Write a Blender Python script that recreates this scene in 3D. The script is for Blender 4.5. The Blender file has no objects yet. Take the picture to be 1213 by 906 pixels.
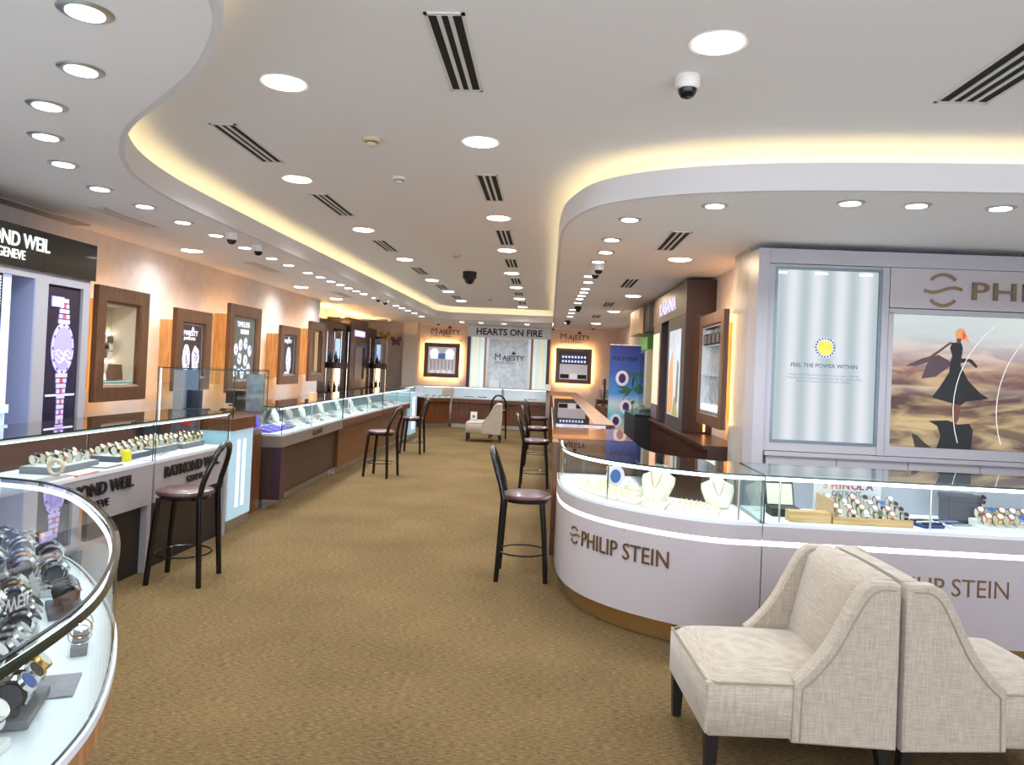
import bpy, bmesh, math, random
from mathutils import Vector, Matrix
random.seed(7)
PI = math.pi
SC = bpy.context.scene
COL = SC.collection

# ---------------------------------------------------------------- camera, world, exposure
CAMZ = 1.62
def make_camera():
    f, cx, cy, W, H = 880.0, 606.5, 423.73, 1213.0, 906.0
    a, pitch, roll = 0.0511757, 0.014, 0.0435
    fw = Vector((-math.sin(a)*math.cos(pitch), math.cos(a)*math.cos(pitch), math.sin(pitch)))
    r = Vector((math.cos(a), math.sin(a), 0)); u = r.cross(fw)
    r2 = math.cos(roll)*r + math.sin(roll)*u
    u2 = math.cos(roll)*u - math.sin(roll)*r
    m = Matrix((r2, u2, -fw)).transposed().to_4x4()
    m.translation = Vector((0, 0, CAMZ))
    cam = bpy.data.cameras.new('camera'); o = bpy.data.objects.new('camera', cam)
    COL.objects.link(o); o.matrix_world = m
    cam.sensor_fit = 'HORIZONTAL'; cam.sensor_width = 36
    cam.lens = f*36/W
    cam.shift_y = -(H/2-cy)/W
    cam.clip_start = 0.05; cam.clip_end = 100
    SC.camera = o
make_camera()

w = bpy.data.worlds.new('world'); SC.world = w; w.use_nodes = True
bg = w.node_tree.nodes['Background']
bg.inputs[0].default_value = (0.82, 0.89, 1.0, 1); bg.inputs[1].default_value = 2.6
SC.view_settings.view_transform = 'Standard'; SC.view_settings.look = 'None'
SC.view_settings.gamma = 1.0; SC.view_settings.use_curve_mapping = False
SC.view_settings.exposure = 0.62
try:
    SC.cycles.transparent_max_bounces = 32
    SC.cycles.max_bounces = 10
    SC.cycles.caustics_reflective = False
    SC.cycles.caustics_refractive = False
    SC.cycles.sample_clamp_indirect = 4.0
except Exception:
    pass
LP_BIG, LP_SMALL = 9.5, 6.5            # watts of the ceiling lamps
COVE, HALO = 2.4, 20.0                  # strengths of cove strips and frame halos
CASE = 4.5                              # strength of the strips in the cases

# ---------------------------------------------------------------- materials
def S(r, g, b):
    def c(v):
        v /= 255.0
        return v/12.92 if v <= 0.04045 else ((v+0.055)/1.055)**2.4
    return (c(r), c(g), c(b), 1)
MATS = {}
def mat(name, col, rough=0.5, metal=0.0, emit=None, es=0.0, noise=0.0, nscale=20.0, bump=0.0, spec=0.5,
        stretch=(1, 1, 1), coat=0.0):
    if name in MATS: return MATS[name]
    m = bpy.data.materials.new(name); m.use_nodes = True; nt = m.node_tree
    b = nt.nodes['Principled BSDF']
    b.inputs['Base Color'].default_value = col
    b.inputs['Roughness'].default_value = rough
    b.inputs['Metallic'].default_value = metal
    b.inputs['Specular IOR Level'].default_value = spec
    b.inputs['Coat Weight'].default_value = coat
    if emit:
        b.inputs['Emission Color'].default_value = emit; b.inputs['Emission Strength'].default_value = es*.62
    if noise or bump:
        tc = nt.nodes.new('ShaderNodeTexCoord'); mp = nt.nodes.new('ShaderNodeMapping')
        mp.inputs['Scale'].default_value = stretch
        nz = nt.nodes.new('ShaderNodeTexNoise'); nz.inputs['Scale'].default_value = nscale
        nz.inputs['Detail'].default_value = 5
        nt.links.new(tc.outputs['Object'], mp.inputs[0]); nt.links.new(mp.outputs[0], nz.inputs[0])
        if noise:
            mx = nt.nodes.new('ShaderNodeMix'); mx.data_type = 'RGBA'
            rp = nt.nodes.new('ShaderNodeMapRange'); rp.inputs[1].default_value = 0.3; rp.inputs[2].default_value = 0.7
            nt.links.new(nz.outputs[0], rp.inputs[0]); nt.links.new(rp.outputs[0], mx.inputs[0])
            mx.inputs[6].default_value = tuple(max(0, c*(1-noise)) for c in col[:3])+(1,)
            mx.inputs[7].default_value = tuple(min(1, c*(1+noise)) for c in col[:3])+(1,)
            nt.links.new(mx.outputs[2], b.inputs['Base Color'])
        if bump:
            bp = nt.nodes.new('ShaderNodeBump'); bp.inputs['Strength'].default_value = bump
            bp.inputs['Distance'].default_value = 0.01
            nt.links.new(nz.outputs[0], bp.inputs['Height']); nt.links.new(bp.outputs[0], b.inputs['Normal'])
    MATS[name] = m; return m
def emis(name, col, s):
    if name in MATS: return MATS[name]
    m = bpy.data.materials.new(name); m.use_nodes = True; nt = m.node_tree; nt.nodes.clear()
    e = nt.nodes.new('ShaderNodeEmission'); e.inputs[0].default_value = col; e.inputs[1].default_value = s
    o = nt.nodes.new('ShaderNodeOutputMaterial'); nt.links.new(e.outputs[0], o.inputs[0])
    MATS[name] = m; return m
def glassmat(name, tint, ior=1.5, rough=0.0, boost=1.0):
    m = bpy.data.materials.new(name); m.use_nodes = True; nt = m.node_tree; nt.nodes.clear()
    t = nt.nodes.new('ShaderNodeBsdfTransparent'); t.inputs[0].default_value = tint
    g = nt.nodes.new('ShaderNodeBsdfGlossy'); g.inputs['Roughness'].default_value = rough
    fr = nt.nodes.new('ShaderNodeFresnel'); fr.inputs[0].default_value = ior
    geo = nt.nodes.new('ShaderNodeNewGeometry')
    mi = nt.nodes.new('ShaderNodeMath'); mi.operation = 'SUBTRACT'; mi.inputs[0].default_value = 1.0
    nt.links.new(geo.outputs['Backfacing'], mi.inputs[1])
    mu = nt.nodes.new('ShaderNodeMath'); mu.operation = 'MULTIPLY'
    nt.links.new(fr.outputs[0], mu.inputs[0]); nt.links.new(mi.outputs[0], mu.inputs[1])
    mb = nt.nodes.new('ShaderNodeMath'); mb.operation = 'MULTIPLY'; mb.inputs[1].default_value = boost
    nt.links.new(mu.outputs[0], mb.inputs[0])
    mx = nt.nodes.new('ShaderNodeMixShader'); nt.links.new(mb.outputs[0], mx.inputs[0])
    nt.links.new(t.outputs[0], mx.inputs[1]); nt.links.new(g.outputs[0], mx.inputs[2])
    o = nt.nodes.new('ShaderNodeOutputMaterial'); nt.links.new(mx.outputs[0], o.inputs[0])
    MATS[name] = m; return m
GLASS = glassmat('clear_glass', (0.955, 0.985, 0.975, 1))
TOPGLASS = glassmat('counter_top_glass', (0.95, 0.98, 0.97, 1), 1.5, 0.0, 1.4)
EDGE = mat('glass_edge', S(28, 62, 56), 0.15, spec=0.8)

def carpet_mat():
    m = bpy.data.materials.new('carpet_weave'); m.use_nodes = True; nt = m.node_tree
    b = nt.nodes['Principled BSDF']; b.inputs['Roughness'].default_value = 1.0
    b.inputs['Specular IOR Level'].default_value = 0.1
    tc = nt.nodes.new('ShaderNodeTexCoord')
    def nz(sc, stretch, det=4):
        mp = nt.nodes.new('ShaderNodeMapping'); mp.inputs['Scale'].default_value = stretch
        n = nt.nodes.new('ShaderNodeTexNoise'); n.inputs['Scale'].default_value = sc; n.inputs['Detail'].default_value = det
        nt.links.new(tc.outputs['Object'], mp.inputs[0]); nt.links.new(mp.outputs[0], n.inputs[0]); return n
    n1 = nz(75, (0.4, 2.0, 1)); n2 = nz(1.1, (1, 1, 1), 2); n3 = nz(160, (1, 1, 1), 2)
    a = nt.nodes.new('ShaderNodeMath'); a.operation = 'MULTIPLY_ADD'; a.inputs[1].default_value = 0.55
    nt.links.new(n1.outputs[0], a.inputs[0]); 
    c = nt.nodes.new('ShaderNodeMath'); c.operation = 'MULTIPLY_ADD'; c.inputs[1].default_value = 0.3
    nt.links.new(n3.outputs[0], c.inputs[0]); 
    d = nt.nodes.new('ShaderNodeMath'); d.operation = 'MULTIPLY'; d.inputs[1].default_value = 0.15
    nt.links.new(n2.outputs[0], d.inputs[0]); nt.links.new(d.outputs[0], c.inputs[2]); nt.links.new(c.outputs[0], a.inputs[2])
    cr = nt.nodes.new('ShaderNodeValToRGB')
    cr.color_ramp.elements[0].position = 0.40; cr.color_ramp.elements[0].color = S(78, 62, 40)
    cr.color_ramp.elements[1].position = 0.60; cr.color_ramp.elements[1].color = S(127, 105, 71)
    nt.links.new(a.outputs[0], cr.inputs[0]); nt.links.new(cr.outputs[0], b.inputs['Base Color'])
    bp = nt.nodes.new('ShaderNodeBump'); bp.inputs['Strength'].default_value = 0.6; bp.inputs['Distance'].default_value = 0.008
    nt.links.new(a.outputs[0], bp.inputs['Height']); nt.links.new(bp.outputs[0], b.inputs['Normal'])
    return m
CARPET = carpet_mat()
def linen_mat():
    m = bpy.data.materials.new('linen'); m.use_nodes = True; nt = m.node_tree
    b = nt.nodes['Principled BSDF']; b.inputs['Roughness'].default_value = 0.9
    b.inputs['Sheen Weight'].default_value = 0.3; b.inputs['Specular IOR Level'].default_value = 0.2
    tc = nt.nodes.new('ShaderNodeTexCoord'); outs = []
    for st in ((9, 9, 200), (200, 200, 9)):
        mp = nt.nodes.new('ShaderNodeMapping'); mp.inputs['Scale'].default_value = st
        n = nt.nodes.new('ShaderNodeTexNoise'); n.inputs['Scale'].default_value = 1.6; n.inputs['Detail'].default_value = 3
        nt.links.new(tc.outputs['Object'], mp.inputs[0]); nt.links.new(mp.outputs[0], n.inputs[0]); outs.append(n)
    ad = nt.nodes.new('ShaderNodeMath'); ad.operation = 'ADD'
    nt.links.new(outs[0].outputs[0], ad.inputs[0]); nt.links.new(outs[1].outputs[0], ad.inputs[1])
    cr = nt.nodes.new('ShaderNodeValToRGB')
    cr.color_ramp.elements[0].position = 0.42; cr.color_ramp.elements[0].color = S(160, 147, 131)
    cr.color_ramp.elements[1].position = 0.62; cr.color_ramp.elements[1].color = S(186, 174, 158)
    h = nt.nodes.new('ShaderNodeMath'); h.operation = 'MULTIPLY'; h.inputs[1].default_value = 0.5
    nt.links.new(ad.outputs[0], h.inputs[0]); nt.links.new(h.outputs[0], cr.inputs[0])
    nt.links.new(cr.outputs[0], b.inputs['Base Color'])
    bp = nt.nodes.new('ShaderNodeBump'); bp.inputs['Strength'].default_value = 0.35; bp.inputs['Distance'].default_value = 0.003
    nt.links.new(h.outputs[0], bp.inputs['Height']); nt.links.new(bp.outputs[0], b.inputs['Normal'])
    return m
LINEN = linen_mat()
def wood_mat(name, c1, c2, rough=0.35, stretch=(1, 1, 12), sc=3.0, coat=0.2):
    m = bpy.data.materials.new(name); m.use_nodes = True; nt = m.node_tree
    b = nt.nodes['Principled BSDF']; b.inputs['Roughness'].default_value = rough; b.inputs['Coat Weight'].default_value = coat
    b.inputs['Coat Roughness'].default_value = 0.2
    tc = nt.nodes.new('ShaderNodeTexCoord'); mp = nt.nodes.new('ShaderNodeMapping')
    mp.inputs['Scale'].default_value = tuple(14.0/s for s in stretch)
    n = nt.nodes.new('ShaderNodeTexNoise'); n.inputs['Scale'].default_value = sc; n.inputs['Detail'].default_value = 6
    n.inputs['Distortion'].default_value = 0.6
    nt.links.new(tc.outputs['Object'], mp.inputs[0]); nt.links.new(mp.outputs[0], n.inputs[0])
    cr = nt.nodes.new('ShaderNodeValToRGB')
    cr.color_ramp.elements[0].position = 0.35; cr.color_ramp.elements[0].color = c1
    cr.color_ramp.elements[1].position = 0.65; cr.color_ramp.elements[1].color = c2
    nt.links.new(n.outputs[0], cr.inputs[0]); nt.links.new(cr.outputs[0], b.inputs['Base Color'])
    MATS[name] = m; return m
WOOD = wood_mat('counter_wood', S(82, 46, 22), S(112, 68, 36))
FRAMEWOOD = wood_mat('frame_wood', S(80, 50, 30), S(106, 70, 44))
OAK = wood_mat('oak_side', S(176, 136, 84), S(204, 166, 110))
REDWOOD = wood_mat('red_wood', S(44, 18, 12), S(64, 28, 18))
LIGHTWOOD = wood_mat('light_wood', S(186, 146, 92), S(214, 176, 122), 0.5, (12, 1, 1))
WALNUT = wood_mat('walnut', S(44, 28, 22), S(64, 42, 32))
CEIL = mat('ceiling_paint', S(242, 241, 243), 0.75, bump=0.02, nscale=60)
WALLP = mat('wall_plaster', S(208, 200, 197), 0.8, noise=0.05, nscale=9, bump=0.15)
MARBLE = mat('marble', S(172, 167, 158), 0.3, noise=0.16, nscale=9, stretch=(1, 1, 0.4))
WHITEL = mat('white_lacquer', S(186, 178, 182), 0.28, coat=0.3)
GREYL = mat('grey_lacquer', S(152, 146, 148), 0.4)
PALEGREY = mat('pale_grey_panel', S(164, 160, 166), 0.45)
TAUPE = mat('taupe_panel', S(122, 108, 102), 0.4)
DARKP = mat('dark_panel', S(26, 19, 21), 0.4)
BLACK = mat('black_gloss', S(9, 9, 11), 0.18, coat=0.15)
BLACKM = mat('black_matte', S(20, 20, 22), 0.6)
CHROME = mat('chrome', (0.75, 0.76, 0.78, 1), 0.15, 1.0)
ALU = mat('aluminium', (0.62, 0.63, 0.65, 1), 0.35, 1.0)
GOLD = mat('gold', S(226, 176, 90), 0.22, 1.0)
ROSE = mat('rose_gold', S(214, 150, 120), 0.25, 1.0)
BRASSP = mat('brass_plinth', S(196, 160, 104), 0.3, 0.85, noise=0.08, nscale=4)
BRONZE = mat('bronze_letters', S(150, 124, 92), 0.3, 0.9)
LETBLK = mat('black_letters', S(22, 20, 22), 0.4)
LETBRN = mat('brown_letters', S(70, 40, 28), 0.4)
DECKW = mat('display_deck', S(196, 198, 202), 0.5)
DECKG = mat('display_grey', S(176, 172, 170), 0.6)
VELVETC = mat('cream_cushion', S(226, 220, 200), 0.9, bump=0.1, nscale=200)
GREYTRAY = mat('grey_tray', S(120, 122, 128), 0.6)
WHITETRAY = mat('white_tray', S(232, 232, 230), 0.5)
NAVY = mat('navy_box', S(22, 30, 48), 0.45)
BLUEFAB = mat('blue_cloth', S(52, 62, 120), 0.8)
PURPLE = mat('violet_stand', S(92, 74, 190), 0.6)
SEATV = mat('maroon_vinyl', S(76, 44, 46), 0.38, coat=0.25, bump=0.05, nscale=90)
LEGW = mat('espresso_leg', S(22, 18, 18), 0.4)
PIPE = mat('piping', S(150, 136, 120), 0.9)
RED = mat('red', S(190, 36, 44), 0.5); YEL = mat('yellow', S(226, 214, 40), 0.5)
LEATHB = mat('brown_leather', S(92, 56, 36), 0.6); STEEL = mat('steel', (0.70, 0.71, 0.74, 1), 0.18, 1.0)
DIALW = mat('white_dial', S(236, 236, 232), 0.2, coat=0.6); DIALK = mat('black_dial', S(18, 18, 22), 0.15, coat=0.6)
DIALB = mat('blue_dial', S(40, 86, 170), 0.15, coat=0.6); DIALG = mat('green_dial', S(40, 96, 80), 0.15, coat=0.6)
DIALP = mat('pearl_dial', S(226, 204, 200), 0.15, coat=0.6)
SLOT = mat('vent_dark', S(16, 16, 18), 0.8)
WPLAST = mat('white_plastic', S(222, 220, 218), 0.45); CREAMP = mat('cream_plastic', S(214, 200, 170), 0.5)
LEDW = emis('led_white', (0.86, 0.94, 1.0, 1), CASE)
LEDS = emis('led_soft', (0.88, 0.95, 1.0, 1), 1.7)
RIM = mat('dark_rim', S(30, 40, 38), 0.15, spec=0.8)
RAILW = mat('white_rail', S(214, 220, 218), 0.35)
LEDN = emis('led_neutral', (1.0, 0.95, 0.9, 1), 6.0)
LEDGLOW = emis('led_band', (1.0, 0.93, 0.88, 1), 3.2)
LEDCOVE = emis('led_cove', (1.0, 0.80, 0.42, 1), COVE)
LEDFAR = emis('led_far_halo', (1.0, 0.50, 0.17, 1), 85.0)
LEDHALO = emis('led_halo', (1.0, 0.53, 0.19, 1), HALO)
LENS = emis('lamp_lens', (1.0, 0.98, 0.95, 1), 12.0)
LENSC = emis('lamp_lens_cool', (0.93, 0.98, 1.0, 1), 6.0)

# ---------------------------------------------------------------- mesh helpers
class MB:
    def __init__(s): s.v = []; s.f = []; s.mi = []
    def add(s, vs, fs, m=0):
        o = len(s.v); s.v += [tuple(v) for v in vs]
        s.f += [tuple(i+o for i in f) for f in fs]; s.mi += [m]*len(fs); return s
    def box(s, x0, x1, y0, y1, z0, z1, m=0, ch=0.0):
        if x1 < x0: x0, x1 = x1, x0
        if y1 < y0: y0, y1 = y1, y0
        if z1 < z0: z0, z1 = z1, z0
        if ch <= 0:
            return s.add([(x0,y0,z0),(x1,y0,z0),(x1,y1,z0),(x0,y1,z0),(x0,y0,z1),(x1,y0,z1),(x1,y1,z1),(x0,y1,z1)],
                         [(3,2,1,0),(4,5,6,7),(0,1,5,4),(1,2,6,5),(2,3,7,6),(3,0,4,7)], m)
        c = ch
        def ring(i, z): return [(x0+i,y0+c+i*0,z) for _ in ()]
        def oct_(d, z):
            a0, a1, b0, b1 = x0+d, x1-d, y0+d, y1-d
            return [(a0+c,b0,z),(a1-c,b0,z),(a1,b0+c,z),(a1,b1-c,z),(a1-c,b1,z),(a0+c,b1,z),(a0,b1-c,z),(a0,b0+c,z)]
        vs = oct_(c*.6, z0)+oct_(0, z0+c)+oct_(0, z1-c)+oct_(c*.6, z1)
        fs = [tuple(reversed(range(8))), tuple(range(24, 32))]
        for k in range(3):
            for i in range(8):
                j = (i+1) % 8; fs.append((k*8+i, k*8+j, k*8+8+j, k*8+8+i))
        return s.add(vs, fs, m)
    def prism(s, poly, z0, z1, m=0, mside=None):           # polygon in XY
        n = len(poly); 
        a = sum(poly[i][0]*poly[(i+1)%n][1]-poly[(i+1)%n][0]*poly[i][1] for i in range(n))
        if a < 0: poly = list(reversed(poly))
        vs = [(x,y,z0) for x,y in poly]+[(x,y,z1) for x,y in poly]
        s.add(vs, [tuple(reversed(range(n))), tuple(range(n,2*n))], m)
        s.f += [tuple(len(s.v)-2*n+k for k in (i,(i+1)%n,n+(i+1)%n,n+i)) for i in range(n)]
        s.mi += [m if mside is None else mside]*n; return s
    def xzprism(s, poly, y0, y1, m=0):                      # polygon in XZ, extruded along Y
        n = len(poly); b = MB(); b.prism([(x,z) for x,z in poly], -y1, -y0)
        return s.add([(x, -zz, y) for x,y,zz in b.v], b.f, m)
    def cyl(s, c, r, z0, z1, n=20, m=0, r1=None):
        r1 = r if r1 is None else r1
        vs = [(c[0]+r*math.cos(2*PI*i/n), c[1]+r*math.sin(2*PI*i/n), z0) for i in range(n)]
        vs += [(c[0]+r1*math.cos(2*PI*i/n), c[1]+r1*math.sin(2*PI*i/n), z1) for i in range(n)]
        return s.add(vs, [tuple(reversed(range(n))), tuple(range(n,2*n))]+[(i,(i+1)%n,n+(i+1)%n,n+i) for i in range(n)], m)
    def lathe(s, prof, c=(0,0,0), n=24, m=0):
        vs = []; fs = []
        for r,z in prof:
            for i in range(n): vs.append((c[0]+r*math.cos(2*PI*i/n), c[1]+r*math.sin(2*PI*i/n), c[2]+z))
        for k in range(len(prof)-1):
            for i in range(n):
                j = (i+1)%n; fs.append((k*n+i, k*n+j, (k+1)*n+j, (k+1)*n+i))
        fs.append(tuple(reversed(range(n)))); fs.append(tuple(range((len(prof)-1)*n, len(prof)*n)))
        return s.add(vs, fs, m)
    def tube(s, pts, r, n=8, m=0, closed=False):
        pts = [Vector(p) for p in pts]; N = len(pts); vs = []; fs = []
        up = None
        for k,p in enumerate(pts):
            if closed: d = (pts[(k+1)%N]-pts[k-1]).normalized()
            else: d = (pts[min(k+1,N-1)]-pts[max(k-1,0)]).normalized()
            if up is None:
                up = Vector((0,0,1)) if abs(d.z) < .9 else Vector((1,0,0))
            a = d.cross(up).normalized(); b = a.cross(d).normalized(); up = b
            rr = r[k] if isinstance(r, (list,tuple)) else r
            for i in range(n):
                t = 2*PI*i/n; vs.append(p + a*rr*math.cos(t) + b*rr*math.sin(t))
        K = N if closed else N-1
        for k in range(K):
            k2 = (k+1)%N
            for i in range(n):
                j = (i+1)%n; fs.append((k*n+i, k2*n+i, k2*n+j, k*n+j))
        if not closed: fs += [tuple(range(n)), tuple(reversed(range((N-1)*n, N*n)))]
        return s.add(vs, fs, m)
    def ribbon(s, path, z0, z1, th, m=0, medge=None):       # vertical wall along path, thickness to the LEFT of travel
        off = offset(path, th); n = len(path); me = m if medge is None else medge
        vs = [(x,y,z0) for x,y in path]+[(x,y,z1) for x,y in path]+[(x,y,z0) for x,y in off]+[(x,y,z1) for x,y in off]
        o = len(s.v); s.v += vs
        for i in range(n-1):
            for f,mm in (((i,i+1,n+i+1,n+i),m),((2*n+i+1,2*n+i,3*n+i,3*n+i+1),m),((n+i,n+i+1,3*n+i+1,3*n+i),me),((i+1,i,2*n+i,2*n+i+1),me)):
                s.f.append(tuple(o+k for k in f)); s.mi.append(mm)
        for f in ((0,n,3*n,2*n),(n-1,3*n-1,4*n-1,2*n-1)):
            s.f.append(tuple(o+k for k in f)); s.mi.append(me)
        return s
    def slab(s, p, q, z0, z1, m=0, medge=None):              # horizontal slab between two equal-length paths
        n = len(p); me = m if medge is None else medge; o = len(s.v)
        s.v += [(x,y,z0) for x,y in p]+[(x,y,z1) for x,y in p]+[(x,y,z0) for x,y in q]+[(x,y,z1) for x,y in q]
        for i in range(n-1):
            for f,mm in (((i,i+1,n+i+1,n+i),me),((2*n+i+1,2*n+i,3*n+i,3*n+i+1),me),((n+i,n+i+1,3*n+i+1,3*n+i),m),((i+1,i,2*n+i,2*n+i+1),m)):
                s.f.append(tuple(o+k for k in f)); s.mi.append(mm)
        for f in ((0,n,3*n,2*n),(n-1,3*n-1,4*n-1,2*n-1)):
            s.f.append(tuple(o+k for k in f)); s.mi.append(me)
        return s
    def rectring(s, x0, x1, z0, z1, wd, y0, y1, m=0, inner_bevel=0.0):  # picture frame in XZ plane
        def R(a, y): return [(x0+a,y,z0+a),(x1-a,y,z0+a),(x1-a,y,z1-a),(x0+a,y,z1-a)]
        rings = [R(0,y1),R(0,y0),R(wd-inner_bevel,y0),R(wd,y0+inner_bevel*.8),R(wd,y1)]
        vs = sum(rings, []); fs = []
        for k in range(5):
            k2 = (k+1)%5
            for i in range(4):
                j = (i+1)%4; fs.append((k*4+i, k*4+j, k2*4+j, k2*4+i))
        return s.add(vs, fs, m)
    def ellipse(s, cx, cz, rx, rz, y0, y1, n=24, m=0, rot=0.0):
        return s.xzprism([(cx+rx*math.cos(2*PI*i/n)*math.cos(rot)-rz*math.sin(2*PI*i/n)*math.sin(rot),
                           cz+rx*math.cos(2*PI*i/n)*math.sin(rot)+rz*math.sin(2*PI*i/n)*math.cos(rot)) for i in range(n)], y0, y1, m)
    def mesh(s, name, mats, smooth=False):
        me = bpy.data.meshes.new(name); me.from_pydata(s.v, [], s.f)
        for mt in (mats if isinstance(mats,(list,tuple)) else [mats]): me.materials.append(mt)
        me.polygons.foreach_set('material_index', s.mi)
        bm = bmesh.new(); bm.from_mesh(me); bmesh.ops.recalc_face_normals(bm, faces=bm.faces); bm.to_mesh(me); bm.free()
        if smooth:
            me.polygons.foreach_set('use_smooth', [True]*len(me.polygons))
            try: me.set_sharp_from_angle(angle=math.radians(38))
            except Exception: pass
        me.update(); return me
    def build(s, name, mats, parent=None, loc=(0,0,0), rz=0, smooth=False):
        return link(name, s.mesh(name, mats, smooth), parent, loc, rz)
def link(name, me, parent=None, loc=(0,0,0), rz=0, label=None):
    o = bpy.data.objects.new(name, me); COL.objects.link(o); o.parent = parent
    o.location = loc; o.rotation_euler = (0,0,rz)
    if label: o['label'] = label
    return o
def offset(path, d):
    n = len(path); out = []
    for i in range(n):
        a = Vector(path[max(i-1,0)]); b = Vector(path[i]); c = Vector(path[min(i+1,n-1)])
        d1 = (b-a).normalized() if i > 0 else (c-b).normalized()
        d2 = (c-b).normalized() if i < n-1 else d1
        n1 = Vector((-d1.y,d1.x)); n2 = Vector((-d2.y,d2.x)); nn = (n1+n2).normalized()
        k = d/max(0.35, nn.dot(n1)); out.append((b.x+nn.x*k, b.y+nn.y*k))
    return out
def smooth_path(P, k=6):
    out = []; n = len(P)
    for i in range(n-1):
        p0 = Vector(P[max(i-1,0)]); p1 = Vector(P[i]); p2 = Vector(P[i+1]); p3 = Vector(P[min(i+2,n-1)])
        for j in range(k):
            t = j/k
            q = 0.5*((2*p1)+(p2-p0)*t+(2*p0-5*p1+4*p2-p3)*t*t+(3*p1-3*p2+p3-p0)*t**3)
            out.append((q.x,q.y))
    out.append(tuple(P[-1])); return out
def thing(name, label, cat, loc=(0,0,0), rz=0, group=None):
    o = bpy.data.objects.new(name, None); COL.objects.link(o); o.location = loc; o.rotation_euler = (0,0,rz)
    o.empty_display_size = .1
    return tag(o, label, cat, group)
def tag(o, label, cat, group=None):
    o['label'] = label; o['category'] = cat
    if group: o['group'] = group
    return o
def struct(o): o['kind'] = 'structure'; return o
TXT = {}
def text_mesh(body, size, depth=0.006, bold=0.0, spacing=1.0, sx=1.0, align='LEFT', m=LETBLK):
    key = (body,size,depth,bold,spacing,sx,align,m.name)
    if key in TXT: return TXT[key]
    cu = bpy.data.curves.new('lettering','FONT'); cu.body = body; cu.size = size; cu.extrude = depth/2
    cu.offset = bold; cu.space_character = spacing; cu.align_x = align; cu.resolution_u = 3
    o = bpy.data.objects.new('lettering', cu); COL.objects.link(o)
    dg = bpy.context.evaluated_depsgraph_get(); me = bpy.data.meshes.new_from_object(o.evaluated_get(dg))
    bpy.data.objects.remove(o); bpy.data.curves.remove(cu)
    for v in me.vertices: x,y,z = v.co; v.co = (x*sx, -z-depth/2, y)
    me.materials.clear(); me.materials.append(m); TXT[key] = me; return me
def text(name, body, size, loc, parent=None, rz=0, **k):
    return link(name, text_mesh(body, size, **k), parent, loc, rz)
ORD = ['first','second','third','fourth','fifth','sixth','seventh','eighth','ninth','tenth','eleventh','twelfth','thirteenth',
       'fourteenth','fifteenth','sixteenth','seventeenth','eighteenth','nineteenth','twentieth']
def o_(i): return ORD[i] if i < 20 else str(i+1)+'th'
# ================================================================ SHELL
ZS, ZU = 2.75, 3.05
FLOOR = struct(MB().box(-5.4,5.4,-0.6,21,-0.05,0).build('floor', CARPET))
struct(MB().box(-9,9,-9,-0.6,-0.05,0).build('floor_mall_bounce', mat('bounce_tile', S(222,220,214), .35)))  # unseen pale floor outside, added to bounce light up to the ceiling
struct(MB().box(-5.4,5.4,-0.6,21,ZU,ZU+.1).build('ceiling', CEIL))
struct(MB().box(-4.55,-4.4,-0.6,13.75,0,ZS).build('wall_left', WALLP))
struct(MB().box(-5.1,-4.4,13.75,13.9,0,ZS).build('wall_left_return', WALLP))
struct(MB().box(-5.2,-5.05,13.9,20.5,0,ZS).build('wall_left_niche', WALLP))
struct(MB().box(-5.2,2.2,20.5,20.65,0,ZS).build('wall_far', WALLP))
struct(MB().box(-4.0,-3.62,20.0,20.5,0,ZS).build('trim_1', mat('pale_pilaster', S(214,206,196),.7)))
struct(MB().box(1.85,2.0,7.01,20.5,0,ZS).build('wall_right', WALLP))
struct(MB().box(1.68,2.0,6.49,7.0,0,ZS).build('wall_column', MARBLE))
struct(MB().box(2.01,5.3,6.5,6.65,0,ZS).build('wall_right_front', WALLP))
struct(MB().box(5.2,5.35,-0.6,6.65,0,ZU).build('wall_entrance', WALLP))

LC = smooth_path([(-1.0,-0.6),(-1.02,1.0),(-1.05,1.9),(-1.12,2.35),(-1.25,2.61),(-1.46,2.9),(-1.78,3.24),(-2.13,3.6),(-2.38,3.95),(-2.6,4.36),(-2.74,4.8),(-2.82,5.4),(-2.84,6.2)],5)
LC += [(-2.84,7.5),(-2.81,10),(-2.78,13),(-2.75,17.45)]
RC = [(0.03,17.95),(0.03,12),(0.03,8.0)]+smooth_path([(0.03,6.6),(0.05,6.0),(0.10,5.6),(0.24,5.13),(0.46,4.86),(0.78,4.66),(1.22,4.52),(1.68,4.45),(2.14,4.41),(2.66,4.38)],5)+[(5.2,4.3)]
FC = [(-2.75,17.45),(-2.45,17.95),(0.03,17.95)]
def soffit(name, poly, path, side):
    b = MB(); b.prism(poly, ZS, ZS+.05); struct(b.build('ceiling_'+name, CEIL))
    b = MB(); b.ribbon(path, ZS, ZS+.165, side*.03); b2 = b
    struct(b2.build('trim_fascia_'+name, mat('fascia_paint', S(222,220,224), .6), smooth=False))
    bk = offset(path, side*.34); bt = MB(); bt.ribbon(bk, ZS+.05, ZU, side*.02)
    struct(bt.build('trim_cove_'+name, CEIL))
    st = offset(path, side*.10); sb = MB(); sb.slab(st, offset(path, side*.20), ZS+.05, ZS+.065)
    o = sb.build('cove_light', LEDCOVE)
    tag(o, {'left':'warm LED strip hidden in the left ceiling cove','right':'warm LED strip hidden in the curved right ceiling cove','far':'warm LED strip hidden in the far ceiling cove'}[name], 'light strip')
soffit('left', offset(LC,.029)+[(-5.2,17.45),(-5.2,-.6)], LC, 1)
soffit('far', [(-5.2,17.48)]+offset(FC,.029)+[(0.03,20.5),(-5.2,20.5)], FC, 1)
soffit('right', offset(RC,.029)+[(5.2,20.5),(0.03,20.5)], RC, 1)
struct(MB().box(-4.36,-4.2,3.0,6.5,2.738,2.75).build('trim_2', mat('ceiling_grey_trim', S(176,172,170),.7)))  # thin grey strip flush with the lowered ceiling

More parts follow.
